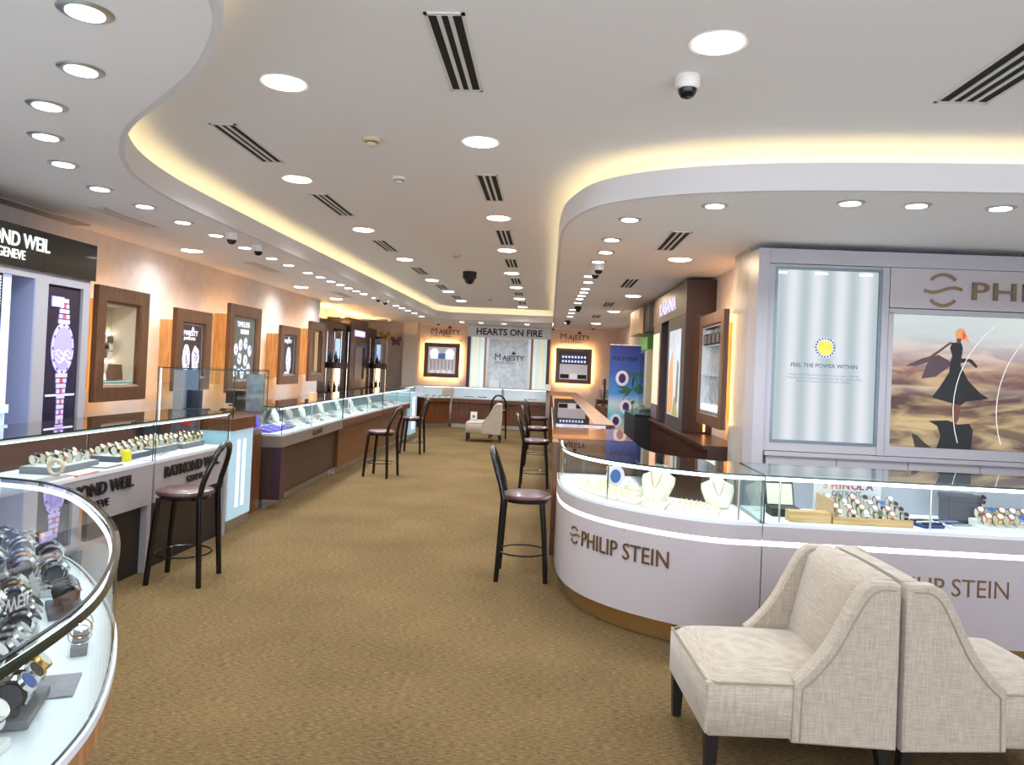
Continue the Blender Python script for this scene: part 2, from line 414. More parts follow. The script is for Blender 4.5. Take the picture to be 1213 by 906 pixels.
# ================================================================ CEILING FITTINGS
def lathe_m(name, prof, m, n=28): return MB().lathe(prof, n=n).mesh(name, m, True)
M_TRB = MB(); M_TRB.lathe([(.105,-.002),(.125,-.006),(.128,-.001),(.125,0),(.105,0)], n=32); M_TRB = M_TRB.mesh('trim_ring', WPLAST, True)
M_LNB = lathe_m('lens', [(.106,-.001),(.106,-.006),(.09,-.010),(.05,-.012)], LENS)
M_TRS = lathe_m('trim_ring', [(.055,-.008),(.082,-.007),(.088,-.002),(.088,0),(.055,0)], ALU)
M_LNS = lathe_m('lens', [(.060,-.006),(.060,-.011),(.05,-.013),(.02,-.014)], LENSC)
def downlight(x, y, z, big, label, group, power=None, warm=False):
    t = thing('recessed_downlight', label, 'ceiling light', (x,y,z), 0, group)
    link('trim_ring', M_TRB if big else M_TRS, t); link('lens', M_LNB if big else M_LNS, t)
    ld = bpy.data.lights.new('lamp','AREA'); ld.shape = 'DISK'; ld.size = .2 if big else .11
    ld.energy = (LP_BIG if big else LP_SMALL) if power is None else power
    if warm: ld.color = (1,.70,.42)
    else: ld.color = (.94,.97,1) if big else (.88,.95,1); ld.spread = math.radians(150)
    lo = bpy.data.objects.new('lamp', ld); COL.objects.link(lo); lo.parent = t; lo.location = (0,0,-.018)
G1 = 'large downlights in the raised ceiling'
for i,(x,y) in enumerate([(-1.44,3.77),(-2.07,5.8),(-2.08,7.94),(-2.05,10.1),(-2.05,12.46),(-2.02,14.28),(-2.0,16.23)]):
    downlight(x,y,ZU,True,'large round downlight, %s from the front in the left row of the raised ceiling'%o_(i),G1)
for i,(x,y) in enumerate([(.66,3.2),(-.50,4.69),(-.55,7.07),(-.58,9.0),(-.63,11.15),(-.65,13.1),(-.68,15.2),(-.69,17.2)]):
    downlight(x,y,ZU,True,'large round downlight, %s from the front in the right row of the raised ceiling'%o_(i),G1)
G2 = 'small downlights in the left lowered ceiling'
for i,(x,y) in enumerate([(-1.6,2.39),(-1.94,2.89),(-2.39,3.33),(-2.74,3.82),(-3.02,4.38),(-3.19,5.02),(-3.18,5.58),(-3.19,6.2),(-3.18,6.81),(-3.2,7.52),(-3.2,8.26),(-3.2,8.81),(-3.19,9.5),(-3.17,9.96),(-3.17,10.45),(-3.15,10.85),(-3.15,11.3),(-3.14,11.73),(-3.13,12.16),(-3.1,12.84),(-3.04,13.4),(-3.05,14.38),(-3.05,14.96),(-3.05,15.6),(-3.04,16.29),(-3.05,17.3)]):
    downlight(x,y,ZS,False,'small metal-rimmed downlight, %s from the front in the left lowered ceiling'%o_(i),G2)
for i,(x,y) in enumerate([(-3.95,7.9),(-3.95,11.47),(-3.95,13.4)]):
    downlight(x,y,ZS,True,'large downlight close to the left wall, %s from the front'%o_(i),'large downlights by the left wall',5.0)
for i,(x,y) in enumerate([(.54,5.47),(.48,6.33),(.48,7.0),(.45,7.62),(.42,8.8),(.44,9.4),(.44,10.15),(.44,10.63),(.43,11.12),(.42,11.6),(.42,12.3),(.38,13.7),(.38,14.5),(.38,15.5),(.37,17.6)]):
    downlight(x,y,ZS,False,'small downlight, %s from the front in the right aisle row above the long counter'%o_(i),'small downlights over the right counters')
for i,(x,y) in enumerate([(1.04,4.94),(1.84,4.75),(2.25,4.76),(2.76,4.76),(3.5,4.76)]):
    downlight(x,y,ZS,False,'small downlight, %s from the left above the white curved counter'%o_(i),'small downlights over the white curved counter')
for i,(x,y) in enumerate([(1.22,7.29),(1.17,10.9),(1.14,13.8),(1.03,17.4)]):
    downlight(x,y,ZS,True,'large downlight by the right wall, %s from the front'%o_(i),'large downlights by the right wall',14.0,True)
for i,(x,y) in enumerate([(-2.29,18.9),(-1.8,18.9),(-1.21,18.9),(-.62,18.8)]):
    downlight(x,y,ZS,False,'small downlight in front of the far wall sign, %s from the left'%o_(i),'small downlights at the far end')

MV = {}
def vent(x, y0, y1, z, label, wd=.17, n=3, rz=0):
    L = y1-y0
    t = thing('air_vent', label, 'ceiling vent', (x,(y0+y1)/2,z), rz, 'linear ceiling vents')
    key = round(L,2)
    fr = MB(); h = L/2; q = wd/2
    fr.box(-q,-q+.015,-h,h,-.006,0).box(q-.015,q,-h,h,-.006,0).box(-q,q,-h,-h+.02,-.006,0).box(-q,q,h-.02,h,-.006,0)
    fr.build('frame', WPLAST, t)
    MB().box(-q+.014,q-.014,-h+.015,h-.015,-.002,0).build('backing', SLOT, t)
    pitch = (wd-.03)/n
    for k in range(1,n):
        xx = -q+.015+k*pitch
        sl = MB(); sl.box(xx-.009,xx+.009,-h+.018,h-.018,-.008,-.001); sl.build('slat', WPLAST, t)
for i,(a,b,x) in enumerate([(4.46,5.32,-2.08),(6.28,7.2,-2.05),(8.57,9.4,-2.07),(10.88,11.7,-2.05),(13.1,13.85,-2.03),(15.0,15.7,-2.0)]):
    vent(x,a,b,ZU,'slotted vent, %s from the front in the left row of the raised ceiling'%o_(i))
for i,(a,b,x) in enumerate([(2.97,3.82,-.49),(5.48,6.35,-.53),(7.66,8.6,-.55),(9.7,10.5,-.58),(11.75,12.55,-.61),(13.9,14.5,-.65),(15.8,16.5,-.65)]):
    vent(x,a,b,ZU,'slotted vent, %s from the front in the middle row of the raised ceiling'%o_(i))
vent(2.0,3.05,3.82,ZU,'wide slotted vent at the top right of the raised ceiling',.26,4)
for i,(a,b,x) in enumerate([(5.68,6.5,-3.63),(8.66,9.58,-3.64),(12.1,13.0,-3.6)]):
    vent(x,a,b,ZS,'slotted vent, %s from the front near the left wall'%o_(i),.15,4)
for i,(a,b,x) in enumerate([(5.87,6.78,.99),(8.92,9.85,.95),(12.0,12.8,.93),(14.8,15.6,.9)]):
    vent(x,a,b,ZS,'slotted vent, %s from the front in the right lowered ceiling'%o_(i))

def dome_camera(x, y, z, label, s=1.0, dark=False):
    t = thing('security_camera', label, 'camera', (x,y,z), 0, 'ceiling security cameras')
    MB().lathe([(.052*s,0),(.054*s,-.005*s),(.052*s,-.045*s),(.044*s,-.055*s)],n=24).build('housing', BLACKM if dark else WPLAST, t, smooth=True)
    MB().lathe([(.040*s,-.050*s),(.038*s,-.068*s),(.026*s,-.086*s),(.008*s,-.093*s)],n=20).build('dome', BLACK, t, smooth=True)
dome_camera(.60,3.57,ZU,'white dome camera with a black lens below the nearest right downlight',1.15)
dome_camera(-2.98,6.70,ZS,'nearer of the two close white dome cameras on the left lowered ceiling',1.1)
dome_camera(-3.0,7.38,ZS,'second of the two close white dome cameras on the left lowered ceiling',1.1)
dome_camera(-3.0,12.65,ZS,'nearer of the two distant dome cameras above the left jewellery counter')
dome_camera(-3.0,13.2,ZS,'farther of the two distant dome cameras above the left jewellery counter')
dome_camera(.47,7.85,ZS,'nearer of two dome cameras in the right aisle row of lights',1.1)
dome_camera(.46,8.25,ZS,'farther of two dome cameras in the right aisle row of lights',1.1)
dome_camera(.45,13.0,ZS,'distant dark dome camera in the right aisle, beyond the tenth downlight',1.1,True)
dome_camera(.37,16.8,ZS,'dome camera near the end of the right aisle row of lights',1.1,True)
dome_camera(-1.27,11.2,ZU,'black dome camera in the middle of the raised ceiling',2.0,True)
dome_camera(-2.95,19.3,ZS,'small dome camera above the far left wall lettering')
dome_camera(-4.2,19.2,ZS,'small white dome camera above the butterflies')
dome_camera(1.05,18.6,ZS,'small dome camera over the far right wall window')
dome_camera(.05,19.4,ZS,'small dome camera at the right end of the far illuminated sign')
def smoke(x, y, label, m=CREAMP, s=1.0):
    t = thing('smoke_detector', label, 'smoke detector', (x,y,ZU), 0, 'ceiling smoke detectors')
    MB().lathe([(.058*s,0),(.06*s,-.008*s),(.055*s,-.022*s)],n=24).build('base', m, t, smooth=True)
    MB().lathe([(.032*s,-.022*s),(.034*s,-.035*s),(.024*s,-.048*s),(.006*s,-.052*s)],n=20).build('sensor', m, t, smooth=True)
    MB().lathe([(.036*s,-.026*s),(.037*s,-.028*s),(.036*s,-.030*s)],n=20).build('grille', SLOT, t)
smoke(-1.2,4.68,'cream smoke detector left of the second right-row downlight')
smoke(-1.22,5.65,'white smoke detector just beyond the nearer cream detector',WPLAST,.9)
smoke(-1.26,9.5,'cream smoke detector in the middle of the ceiling before the black dome camera')
smoke(-1.30,15.5,'small smoke detector at the far end of the raised ceiling',WPLAST)

# ================================================================ WALL-HUNG FRAMES
def wall_frame(label, wall, y0, y1, z0, z1, side, depth, rim=.11, near_in=.3, name='wall_display_frame', frame_m=FRAMEWOOD, halo=True):
    """side=+1: hangs on the left wall and faces +X; side=-1: right wall. Local x runs along the wall, front faces -Y."""
    W_ = y1-y0; cy = (y0+y1)/2
    t = thing(name, label, 'display frame', (wall, cy, z0), PI/2*side)
    H_ = z1-z0
    MB().rectring(-W_/2,W_/2,0,H_,rim,-depth,-depth+.05,0,.02).build('frame', frame_m, t)
    a = -W_/2+near_in if side > 0 else -W_/2+.1
    b = W_/2-.1 if side > 0 else W_/2-near_in
    MB().rectring(a,b,.10,H_-.12,.03,-depth+.05,0).build('box_side', OAK, t)
    MB().box(a+.03,b-.03,-.02,-.005,.13,H_-.15).build('back', FRAMEWOOD, t)
    if halo:
        l = MB(); y0_, y1_ = -depth+.0505, -depth+.054
        for (u0,u1,v0,v1) in ((-W_/2+.04,-W_/2+.06,.06,H_-.06),(W_/2-.06,W_/2-.04,.06,H_-.06),(-W_/2+.07,W_/2-.07,H_-.06,H_-.04),(-W_/2+.07,W_/2-.07,.04,.06)):
            MB().box(u0,u1,y0_,y1_,v0,v1).build('halo_strip', LEDHALO, t)
    return t, W_, H_
def lotus(parent, x, z, s, y, m):
    b = MB()
    for k in range(-2,3):
        an = k*.5; L = s*(1-.16*abs(k)); dx, dz = math.sin(an), math.cos(an)
        b.xzprism([(x,z),(x+dx*L*.5-dz*s*.13,z+dz*L*.5+dx*s*.13),(x+dx*L,z+dz*L),(x+dx*L*.5+dz*s*.13,z+dz*L*.5-dx*s*.13)], y-.004-.0006*k, y)
    return b.build('emblem', m, parent)
def majesty(parent, x, z, s, y, m=LETBRN):
    text('lettering','M',s*1.25,(x-s*2.2,y,z),parent,bold=0.0,m=m)
    text('lettering','AJESTY',s*.95,(x-s*1.05,y,z),parent,bold=.003*s/.2,m=m)
    text('small_lettering','JEWELLERS',s*.42,(x-s*2.1,y,z-s*.48),parent,spacing=1.5,m=m)
    lotus(parent, x+s*.45, z+s*.78, s*.6, y, m)

# 1: nearest frame, lit shelves
t,W_,H_ = wall_frame('walnut framed lit shelf case, nearest on the left wall', -4.4,6.44,7.29,1.15,2.21,1,.35,.15,.10)
MB().rectring(-W_/2+.15,W_/2-.15,.15,H_-.15,.012,-.30,-.02).build('lining', mat('cream_lining',S(200,186,160),.6), t)
MB().box(-W_/2+.16,W_/2-.16,-.06,-.04,.16,H_-.16).build('backing', mat('cream_lining',S(200,186,160),.6), t)
for zz in (.36,.63): MB().box(-.25,.25,-.10,-.085,zz,zz+.012).build('shelf_light', LEDN, t)
for r in range(3):
    for c in range(5):
        MB().box(-.23+c*.095,-.23+c*.095+.075,-.11,-.08,.40+r*.075,.40+r*.075+.06).build('price_card', mat('card',S(214,204,190),.6) if (r+c)%3 else mat('card_dark',S(90,80,74),.6), t)
text('lettering','WAGNA',.07,(-.13,-.12,.485),t,bold=.002,m=LETBLK)
MB().box(-.27,.27,-.30,-.08,.17,.185).build('glass_shelf', mat('glass_shelf_edge',S(150,196,190),.1,coat=.5), t)
MB().xzprism([(.02,.19),(.20,.19),(.17,.34),(.08,.34)],-.24,-.16).build('price_stand', LEATHB, t)
MB().xzprism([(-.14,.19),(-.04,.19),(-.05,.25),(-.12,.25)],-.22,-.16).build('price_stand', WHITETRAY, t)

POSTD = mat('poster_dark_brown', S(58,44,38), .3, emit=S(70,52,44), es=.25)
POSTW = mat('poster_print_white', S(224,220,240), .4, emit=S(220,214,245), es=.8)
POSTG = mat('poster_grey_green', S(80,86,78), .3, emit=S(90,96,88), es=.3, noise=.25, nscale=4)
def poster(t, W_, H_, rim, m):
    MB().box(-W_/2+rim-.004,W_/2-rim+.004,-.31,-.30,rim-.004,H_-rim+.004).build('poster', m, t)
    MB().rectring(-W_/2+rim,W_/2-rim,rim,H_-rim,.012,-.318,-.31).build('edge_strip', ALU, t)
def bouquet(parent, cx, cz, rx, rz, n, y, m=POSTW, seed=1):
    rnd = random.Random(seed); pts = [(cx+rx*(1+.10*rnd.uniform(-1,1))*math.cos(2*PI*i/26), cz+rz*(1+.10*rnd.uniform(-1,1))*math.sin(2*PI*i/26)) for i in range(26)]
    MB().xzprism(pts, y-.004, y).build('jewel_print', m, parent)
    b = MB()
    for k in range(n):
        an, r = rnd.uniform(0,6.28), rnd.uniform(.1,.8); b.ellipse(cx+rx*r*math.cos(an), cz+rz*r*math.sin(an), .014, .018, y-.007, y-.0045, 6)
    o = b.build('gem_print', mat('gem_print_grey', S(150,146,176), .3, emit=S(150,146,186), es=.4), parent); o['kind'] = 'stuff'
t,W_,H_ = wall_frame('brown framed poster of two white earrings, second frame on the left wall', -4.4,7.85,8.69,1.21,2.12,1,.35,.16)
poster(t,W_,H_,.16,POSTD)
text('lettering','MAJESTY',.085,(-.19,-.312,.62),t,bold=.0,m=POSTW); text('small_lettering','JEWELLERS',.045,(-.18,-.312,.57),t,bold=.0,spacing=1.25,m=POSTW)
lotus(t,0.02,.68,.05,-.312,POSTW)
bouquet(t,-.11,.37,.08,.15,14,-.312,seed=3); bouquet(t,.11,.36,.085,.14,14,-.312,seed=4)
t,W_,H_ = wall_frame('tall brown framed poster of many white stones, third frame on the left wall', -4.4,9.19,10.2,1.15,2.29,1,.35,.16)
poster(t,W_,H_,.16,POSTG)
text('lettering','TIMELESS',.10,(-.22,-.312,.86),t,bold=.0,m=POSTW); text('lettering','PEARLS',.08,(-.10,-.312,.77),t,bold=.003,m=POSTW)
for k,(x,z) in enumerate([(-.22,.56),(-.08,.62),(.08,.64),(.22,.55),(-.10,.44),(.09,.42),(-.22,.27),(.0,.25),(.2,.3)]): bouquet(t,x,z,.055,.075,5,-.312,seed=10+k)
t,W_,H_ = wall_frame('small brown framed poster of one white pendant, fourth frame on the left wall', -4.4,11.0,11.83,1.22,2.12,1,.35,.15)
poster(t,W_,H_,.15,mat('poster_black',S(34,34,38),.3,emit=S(40,40,46),es=.3))
text('lettering','MAJESTY',.08,(-.18,-.312,.64),t,bold=.0,m=POSTW); lotus(t,0,.70,.05,-.312,POSTW)
bouquet(t,.02,.38,.10,.19,16,-.312,seed=30); text('small_lettering','JEWELLERS',.04,(-.13,-.312,.165),t,m=POSTW)
t,W_,H_ = wall_frame('brown framed mirror, fifth and last frame on the left wall', -4.4,12.35,13.17,1.25,2.27,1,.35,.14)
MB().box(-.28,.28,-.31,-.30,.13,H_-.13).build('mirror_glass', mat('mirror_tint',S(150,136,110),.08,.9), t)
MB().box(-.26,-.14,-.325,-.312,.17,H_-.2).box(.16,.24,-.325,-.312,.17,H_-.2).build('dark_strip', WALNUT, t)
MB().box(-.08,.10,-.325,-.312,.17,H_-.17).build('pale_strip', mat('pale_wood_strip',S(176,140,92),.4), t)

t,W_,H_ = wall_frame('brown framed glass case with silver pieces on the right wall beside the marble column', 1.85,7.0,8.1,1.13,2.26,-1,.25,.13,.10)
MB().box(-.43,.43,-.20,-.19,.12,H_-.12).build('backing', mat('silver_backing',S(150,160,166),.25,.5,noise=.35,nscale=14), t)
MB().box(-.42,.42,-.23,-.20,.80,.812).build('glass_shelf', mat('glass_shelf_edge',S(150,196,190),.1), t)
MB().box(-.40,.40,-.23,-.205,.815,.93).build('dark_card', BLACKM, t)
MB().box(-.42,.42,-.24,-.20,.50,.506).build('glass_shelf', mat('glass_shelf_edge',S(150,196,190),.1), t)
MB().rectring(-.42,.42,.13,H_-.13,.010,-.245,-.20).build('edge_strip', ALU, t)
MB().box(-.38,.38,-.245,-.205,.15,.21).build('lit_tray', mat('lit_tray',S(230,240,240),.3,emit=S(220,240,240),es=.7), t)
for k in range(4): MB().xzprism([(-.35+k*.19,.83),(-.22+k*.19,.83),(-.24+k*.19,.91),(-.33+k*.19,.91)],-.245,-.235).build('silver_piece', STEEL, t)

# butterflies on the far wall
for k,(x,z,m_,lb) in enumerate([(-4.62,2.33,mat('butterfly_gold',S(150,120,60),.4,.5),'golden butterfly decoration, upper left of the pair on the far wall'),(-4.30,2.2,mat('butterfly_plum',S(90,50,80),.4),'plum coloured butterfly decoration, lower right of the pair on the far wall')]):
    t = thing('butterfly_decoration', lb, 'decoration', (x,20.5,z))
    for s in (-1,1):
        MB().xzprism([(0,0),(s*.05,.14),(s*.14,.16),(s*.16,.08),(s*.10,.0)],-.02,-.012).build('upper_wing', m_, t)
        MB().xzprism([(0,0),(s*.10,-.01),(s*.12,-.07),(s*.06,-.10)],-.02,-.012).build('lower_wing', m_, t)
    MB().box(-.008,.008,-.03,-.0,-.07,.08).build('body', BLACKM, t)
# ================================================================ LEFT WALL UNIT WITH THE BLACK SIGN
def g(y): return y-4.6
t = thing('brand_wall_unit','pale grey wall display unit with black sign panel and watch poster at far left','wall unit',(-4.4,4.6,0),PI/2)
F = -.5
NICHE = mat('niche_panel', S(140,146,176), .35)
b = MB()
b.box(g(5.42),g(6.08),F,-.01,0,.95).box(g(5.42),g(5.56),F,-.01,.95,2.20).box(g(5.99),g(6.08),F,-.01,.95,2.20).box(g(5.56),g(5.99),F,-.01,2.12,2.20)
b.build('poster_cabinet', PALEGREY, t)
MB().box(g(5.56),g(5.99),F+.03,-.02,.95,2.12).build('poster_housing', BLACKM, t)
MB().box(g(3.0),g(5.42),F,-.01,0,.80).box(g(3.0),g(5.42),F,-.01,2.14,2.20).box(g(3.0),g(3.6),F,-.01,.8,2.14).build('cabinet_frame', PALEGREY, t)
MB().box(g(5.40),g(5.42),F,-.02,.80,2.14).build('niche_side', NICHE, t)
MB().box(g(3.6),g(5.40),-.06,-.02,.80,2.14).build('niche_back', NICHE, t)
MB().box(g(5.12),g(5.20),F+.03,F+.10,.80,2.14).build('light_column', mat('light_column_face',S(200,214,245),.3,emit=S(190,210,255),es=.5), t)
b = MB()
for k in range(60): b.box(g(5.205),g(5.21),F+.05,F+.06,.84+k*.0215,.84+k*.0215+.010)
for k in range(60): b.box(g(5.06),g(5.075),F+.012,F+.018,.84+k*.0215,.84+k*.0215+.010)
o = b.build('led_dots', emis('led_dots',(0.85,.92,1,1),4.0), t); o['kind'] = 'stuff'
MB().box(g(4.2),g(5.10),F+.02,F+.05,.80,2.14).build('dark_door', BLACK, t)
MB().box(g(5.02),g(5.19),F-.005,F+.02,1.14,1.20).build('shelf_band', mat('light_column_face',S(200,214,245),.3), t)
MB().box(g(3.0),g(5.45),F-.03,-.01,2.20,2.50).build('sign_panel', BLACK, t)
MB().box(g(5.453),g(6.10),F-.03,-.01,2.20,2.50).build('sign_panel', BLACK, t)
LETW = mat('sign_letters_white', S(240,242,240), .4, emit=S(245,250,245), es=1.0)
text('lettering','RAYMOND WEIL',.145,(g(5.50),F-.032,2.345),t,bold=.0015,align='RIGHT',sx=.86,m=LETW)
text('small_lettering','GENEVE',.095,(g(5.24),F-.032,2.255),t,bold=.0,align='RIGHT',sx=.8,m=LETW)
MB().box(g(5.575),g(5.975),F+.015,F+.03,.97,2.10).build('poster', mat('poster_night',S(34,28,46),.25,emit=S(40,32,60),es=.3), t)
WD = mat('watch_print_lilac', S(186,176,226), .4, emit=S(170,158,230), es=.75); WD2 = mat('watch_print_plum', S(92,72,140), .4, emit=S(80,60,130), es=.4)
WL = mat('watch_print_line', S(222,216,248), .4, emit=S(210,204,250), es=.9); WR = mat('watch_print_red', S(180,90,100), .4, emit=S(160,60,70), es=.4)
cxx, cz = g(5.775), 1.62
MB().ellipse(cxx,cz,.135,.205,F+.008,F+.014,36).build('watch_bezel', WD, t)
MB().ellipse(cxx,cz,.112,.172,F+.005,F+.008,36).build('watch_dial', mat('watch_print_dial',S(160,150,206),.4,emit=S(150,138,215),es=.6), t)
for k in range(3):
    MB().tube([(cxx-.09+i*.018, F+.004, cz-.03-.035*k+.018*math.sin(i*1.0+k)) for i in range(11)], .006, 5).build('wave_line', WL, t)
for i in range(12):
    an = i*PI/6; MB().box(cxx+.122*math.sin(an)-.006,cxx+.122*math.sin(an)+.006,F+.003,F+.008,cz+.188*math.cos(an)-.010,cz+.188*math.cos(an)+.010).build('hour_mark', WD2, t)
for sgn in (1,-1):
    for r in range(5 if sgn > 0 else 9):
        zz = cz + sgn*(.215+r*.042); wd = .075-.006*min(r,5)
        for c in (-1,0,1):
            MB().box(cxx+c*wd*.62-wd*.28,cxx+c*wd*.62+wd*.28,F+.006,F+.013,zz-.017,zz+.017).build('bracelet_link', WR if (c == 0 and r%2) else WD, t)
MB().box(g(5.62),g(5.76),F+.005,F+.014,1.95,2.03).build('print_logo', WD, t)
MB().box(g(5.60),g(5.95),F+.010,F+.014,1.24,1.255).build('print_caption', WL, t)

# ================================================================ NICHE WITH DARK CABINETS (far left)
BRG = mat('bronze_grey', S(66,56,58), .3, .3)
for nm,(ya,yb,zt,xf),lb in (('tall_dark_cabinet',(14.3,16.5,2.46,-4.6),'dark grey tall cabinet with a lit glass vitrine, nearest in the far left niche'),
                       ('tall_dark_cabinet',(16.5,18.1,2.60,-4.52),'dark grey tall centre cabinet with lilac lit nameplate in the far left niche'),
                       ('tall_dark_cabinet',(18.1,19.4,2.48,-4.6),'dark grey tall cabinet, farthest in the far left niche')):
    zt -= .962; t = thing(nm, lb, 'cabinet', (-5.05,(ya+yb)/2,.962), PI/2, 'dark cabinets in the far left niche')
    w2 = (yb-ya)/2-.003; fr = -(xf+5.05)
    MB().box(-w2,w2,fr,-.01,0,zt).build('body', DARKP, t)
    MB().box(-w2+.03,w2-.03,fr-.02,fr,.02,zt-.03).build('front_panel', BRG, t)
    MB().box(-w2+.1,w2-.1,-.30,-.28,zt,zt+.02).build('top_light_strip', LEDFAR, t)
    if zt > 1.6:
        MB().box(-.45,.45,fr-.035,fr-.02,1.24,1.38).build('nameplate', mat('nameplate_lilac',S(190,176,240),.4,emit=S(190,176,255),es=1.2), t)
        for k in range(7): MB().box(-.38+k*.11,-.31+k*.11,fr-.04,fr-.035,1.27,1.35).build('letter', mat('nameplate_letter',S(236,230,255),.4,emit=S(240,235,255),es=1.6), t)
        MB().box(-.35,.30,fr-.03,fr-.02,.24,.99).build('door_panel', TAUPE, t)
        MB().box(.30,.52,fr-.035,fr-.02,.24,.99).build('door_gap', BLACKM, t)
back_top = tag(MB().box(-5.04,-4.05,13.95,20.0,.90,.96).build('back_counter_top', WOOD),'long brown wooden back counter top under the dark niche cabinets','counter')
tag(MB().box(-5.04,-4.1,13.95,20.0,0,.90).build('back_cabinet', DARKP),'dark base cabinet under the brown back counter in the niche','cabinet')
for k,(y,lb) in enumerate([(14.9,'glass vitrine with dark shelf of bottles, nearer one in the far left niche'),(18.5,'glass vitrine with dark shelf glowing orange below, farther one in the left niche')]):
    t = thing('glass_vitrine', lb, 'display case', (-4.32,y,.962), 0, 'vitrines in the far left niche')
    MB().cyl((0,0),.24,1.22,1.25,28).build('top_disc', GLASS, t)
    MB().cyl((0,0),.23,.50,.62,28).build('dark_shelf', mat('vitrine_shelf',S(46,24,26),.4), t)
    MB().cyl((0,0),.24,0,.02,28).build('base', DARKP, t)
    for a in range(4): MB().cyl((.22*math.cos(a*PI/2+.6),.22*math.sin(a*PI/2+.6)),.009,.02,1.25,8).build('post', CHROME, t)
    MB().box(-.05,.05,.02,.06,.02,.50).build('amber_light', emis('amber_light',(1,.62,.3,1),2.5), t)
    MB().cyl((0,0),.10,1.25,1.30,20).build('cap', BLACKM, t)
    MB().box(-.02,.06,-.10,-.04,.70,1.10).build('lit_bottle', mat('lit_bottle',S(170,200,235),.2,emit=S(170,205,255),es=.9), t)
    bt = MB().lathe([(.03,0),(.035,.01),(.035,.12),(.012,.17),(.012,.22)],n=12).mesh('bottle', BLACK, True)
    for j,(dx,dy) in enumerate([(.10,-.10),(.02,-.17),(-.10,-.12)]):
        wh = '%s vitrine, %s of three'%(['nearer','farther'][k],['right','middle','left'][j])
        tag(link('perfume_bottle', bt, None, (-4.32+dx,y+dy,.984)), 'small dark bottle at the bottom of the '+wh,'bottle','bottles in the niche vitrines')
        tag(link('perfume_bottle', bt, None, (-4.32+dx*1.1,y+dy,.962+.622)), 'small dark bottle on the upper shelf of the '+wh,'bottle','bottles on the vitrine shelves')

# ================================================================ FAR WALL
YF = 20.5
def frame_far(label, x0, x1, z0, z1, kind):
    t = thing('wall_display_frame', label, 'display frame', ((x0+x1)/2,YF,z0)); W_ = x1-x0; H_ = z1-z0
    MB().rectring(-W_/2,W_/2,0,H_,.11,-.16,-.10,0,.02).build('frame', FRAMEWOOD, t)
    MB().box(-W_/2+.1,W_/2-.1,-.11,0,.1,H_-.1).build('back', OAK, t)
    MB().box(-W_/2+.11,W_/2-.11,-.125,-.112,.11,H_-.11).build('backing', mat('window_backing',S(200,196,200),.4,emit=S(210,205,215),es=.35), t)
    for (u0,u1,v0,v1) in ((-W_/2+.03,-W_/2+.05,.06,H_-.06),(W_/2-.05,W_/2-.03,.06,H_-.06),(-W_/2+.06,W_/2-.06,H_-.05,H_-.03),(-W_/2+.06,W_/2-.06,.03,.05)):
        MB().box(u0,u1,-.0995,-.096,v0,v1).build('halo_strip', LEDFAR, t)
    MB().box(-W_/2+.11,W_/2-.11,-.15,-.125,H_*.52,H_*.52+.012).build('shelf', ALU, t)
    if kind == 0:
        for s in (-1,1): MB().xzprism([(s*.10,H_*.54),(s*.30,H_*.54),(s*.34,H_*.74),(s*.26,H_*.83),(s*.16,H_*.83),(s*.08,H_*.72)],-.15,-.13).build('white_bust', mat('lit_bust',S(240,240,240),.5,emit=S(240,245,255),es=.8), t)
        MB().box(-.11,.11,-.15,-.128,H_*.54,H_*.70).build('blue_card', mat('blue_card',S(60,96,150),.4,emit=S(90,130,190),es=.4), t)
        for k in range(7): MB().box(-.30+k*.10,-.285+k*.10,-.14,-.128,H_*.22+.02*(k%2),H_*.50).build('necklace_chain', mat('chain_grey',S(120,112,120),.4), t)
        for k in range(4): MB().box(-.30+k*.16,-.20+k*.16,-.15,-.128,.12,.20).build('white_block', mat('lit_block',S(236,230,236),.5,emit=S(240,236,244),es=.4), t)
    else:
        MB().box(-W_/2+.11,W_/2-.11,-.14,-.127,H_*.55,H_-.11).build('dark_display', mat('dark_blue_display',S(20,26,60),.3), t)
        for r in range(2):
            for c in range(8): MB().box(-.32+c*.085,-.27+c*.085,-.15,-.14,H_*.60+r*.12,H_*.60+r*.12+.06).build('lit_gem', mat('lit_gem',S(190,205,245),.3,emit=S(180,200,255),es=1.2), t)
        for s in (-1,1): MB().box(s*.12,s*.36,-.15,-.127,.14,.25).build('black_block', BLACKM, t)
        MB().box(-.10,.10,-.15,-.127,.13,.27).build('white_block', mat('lit_block',S(236,230,236),.5), t)
frame_far('brown framed lit window with two white busts at the left of the far wall',-3.47,-2.49,1.28,2.23,0)
frame_far('brown framed lit window with dark blue upper display at the right of the far wall',.16,1.14,1.27,2.23,1)
for x,z,lb in ((-2.95,2.48,'dark brown jewellers lettering with lotus emblem on the far wall, left one'),(.64,2.47,'dark brown jewellers lettering with lotus emblem on the orange far wall, right one')):
    t = thing('wall_lettering', lb, 'lettering', (x,YF-.003,z)); majesty(t,.05,0,.20,-.008,LETBRN)
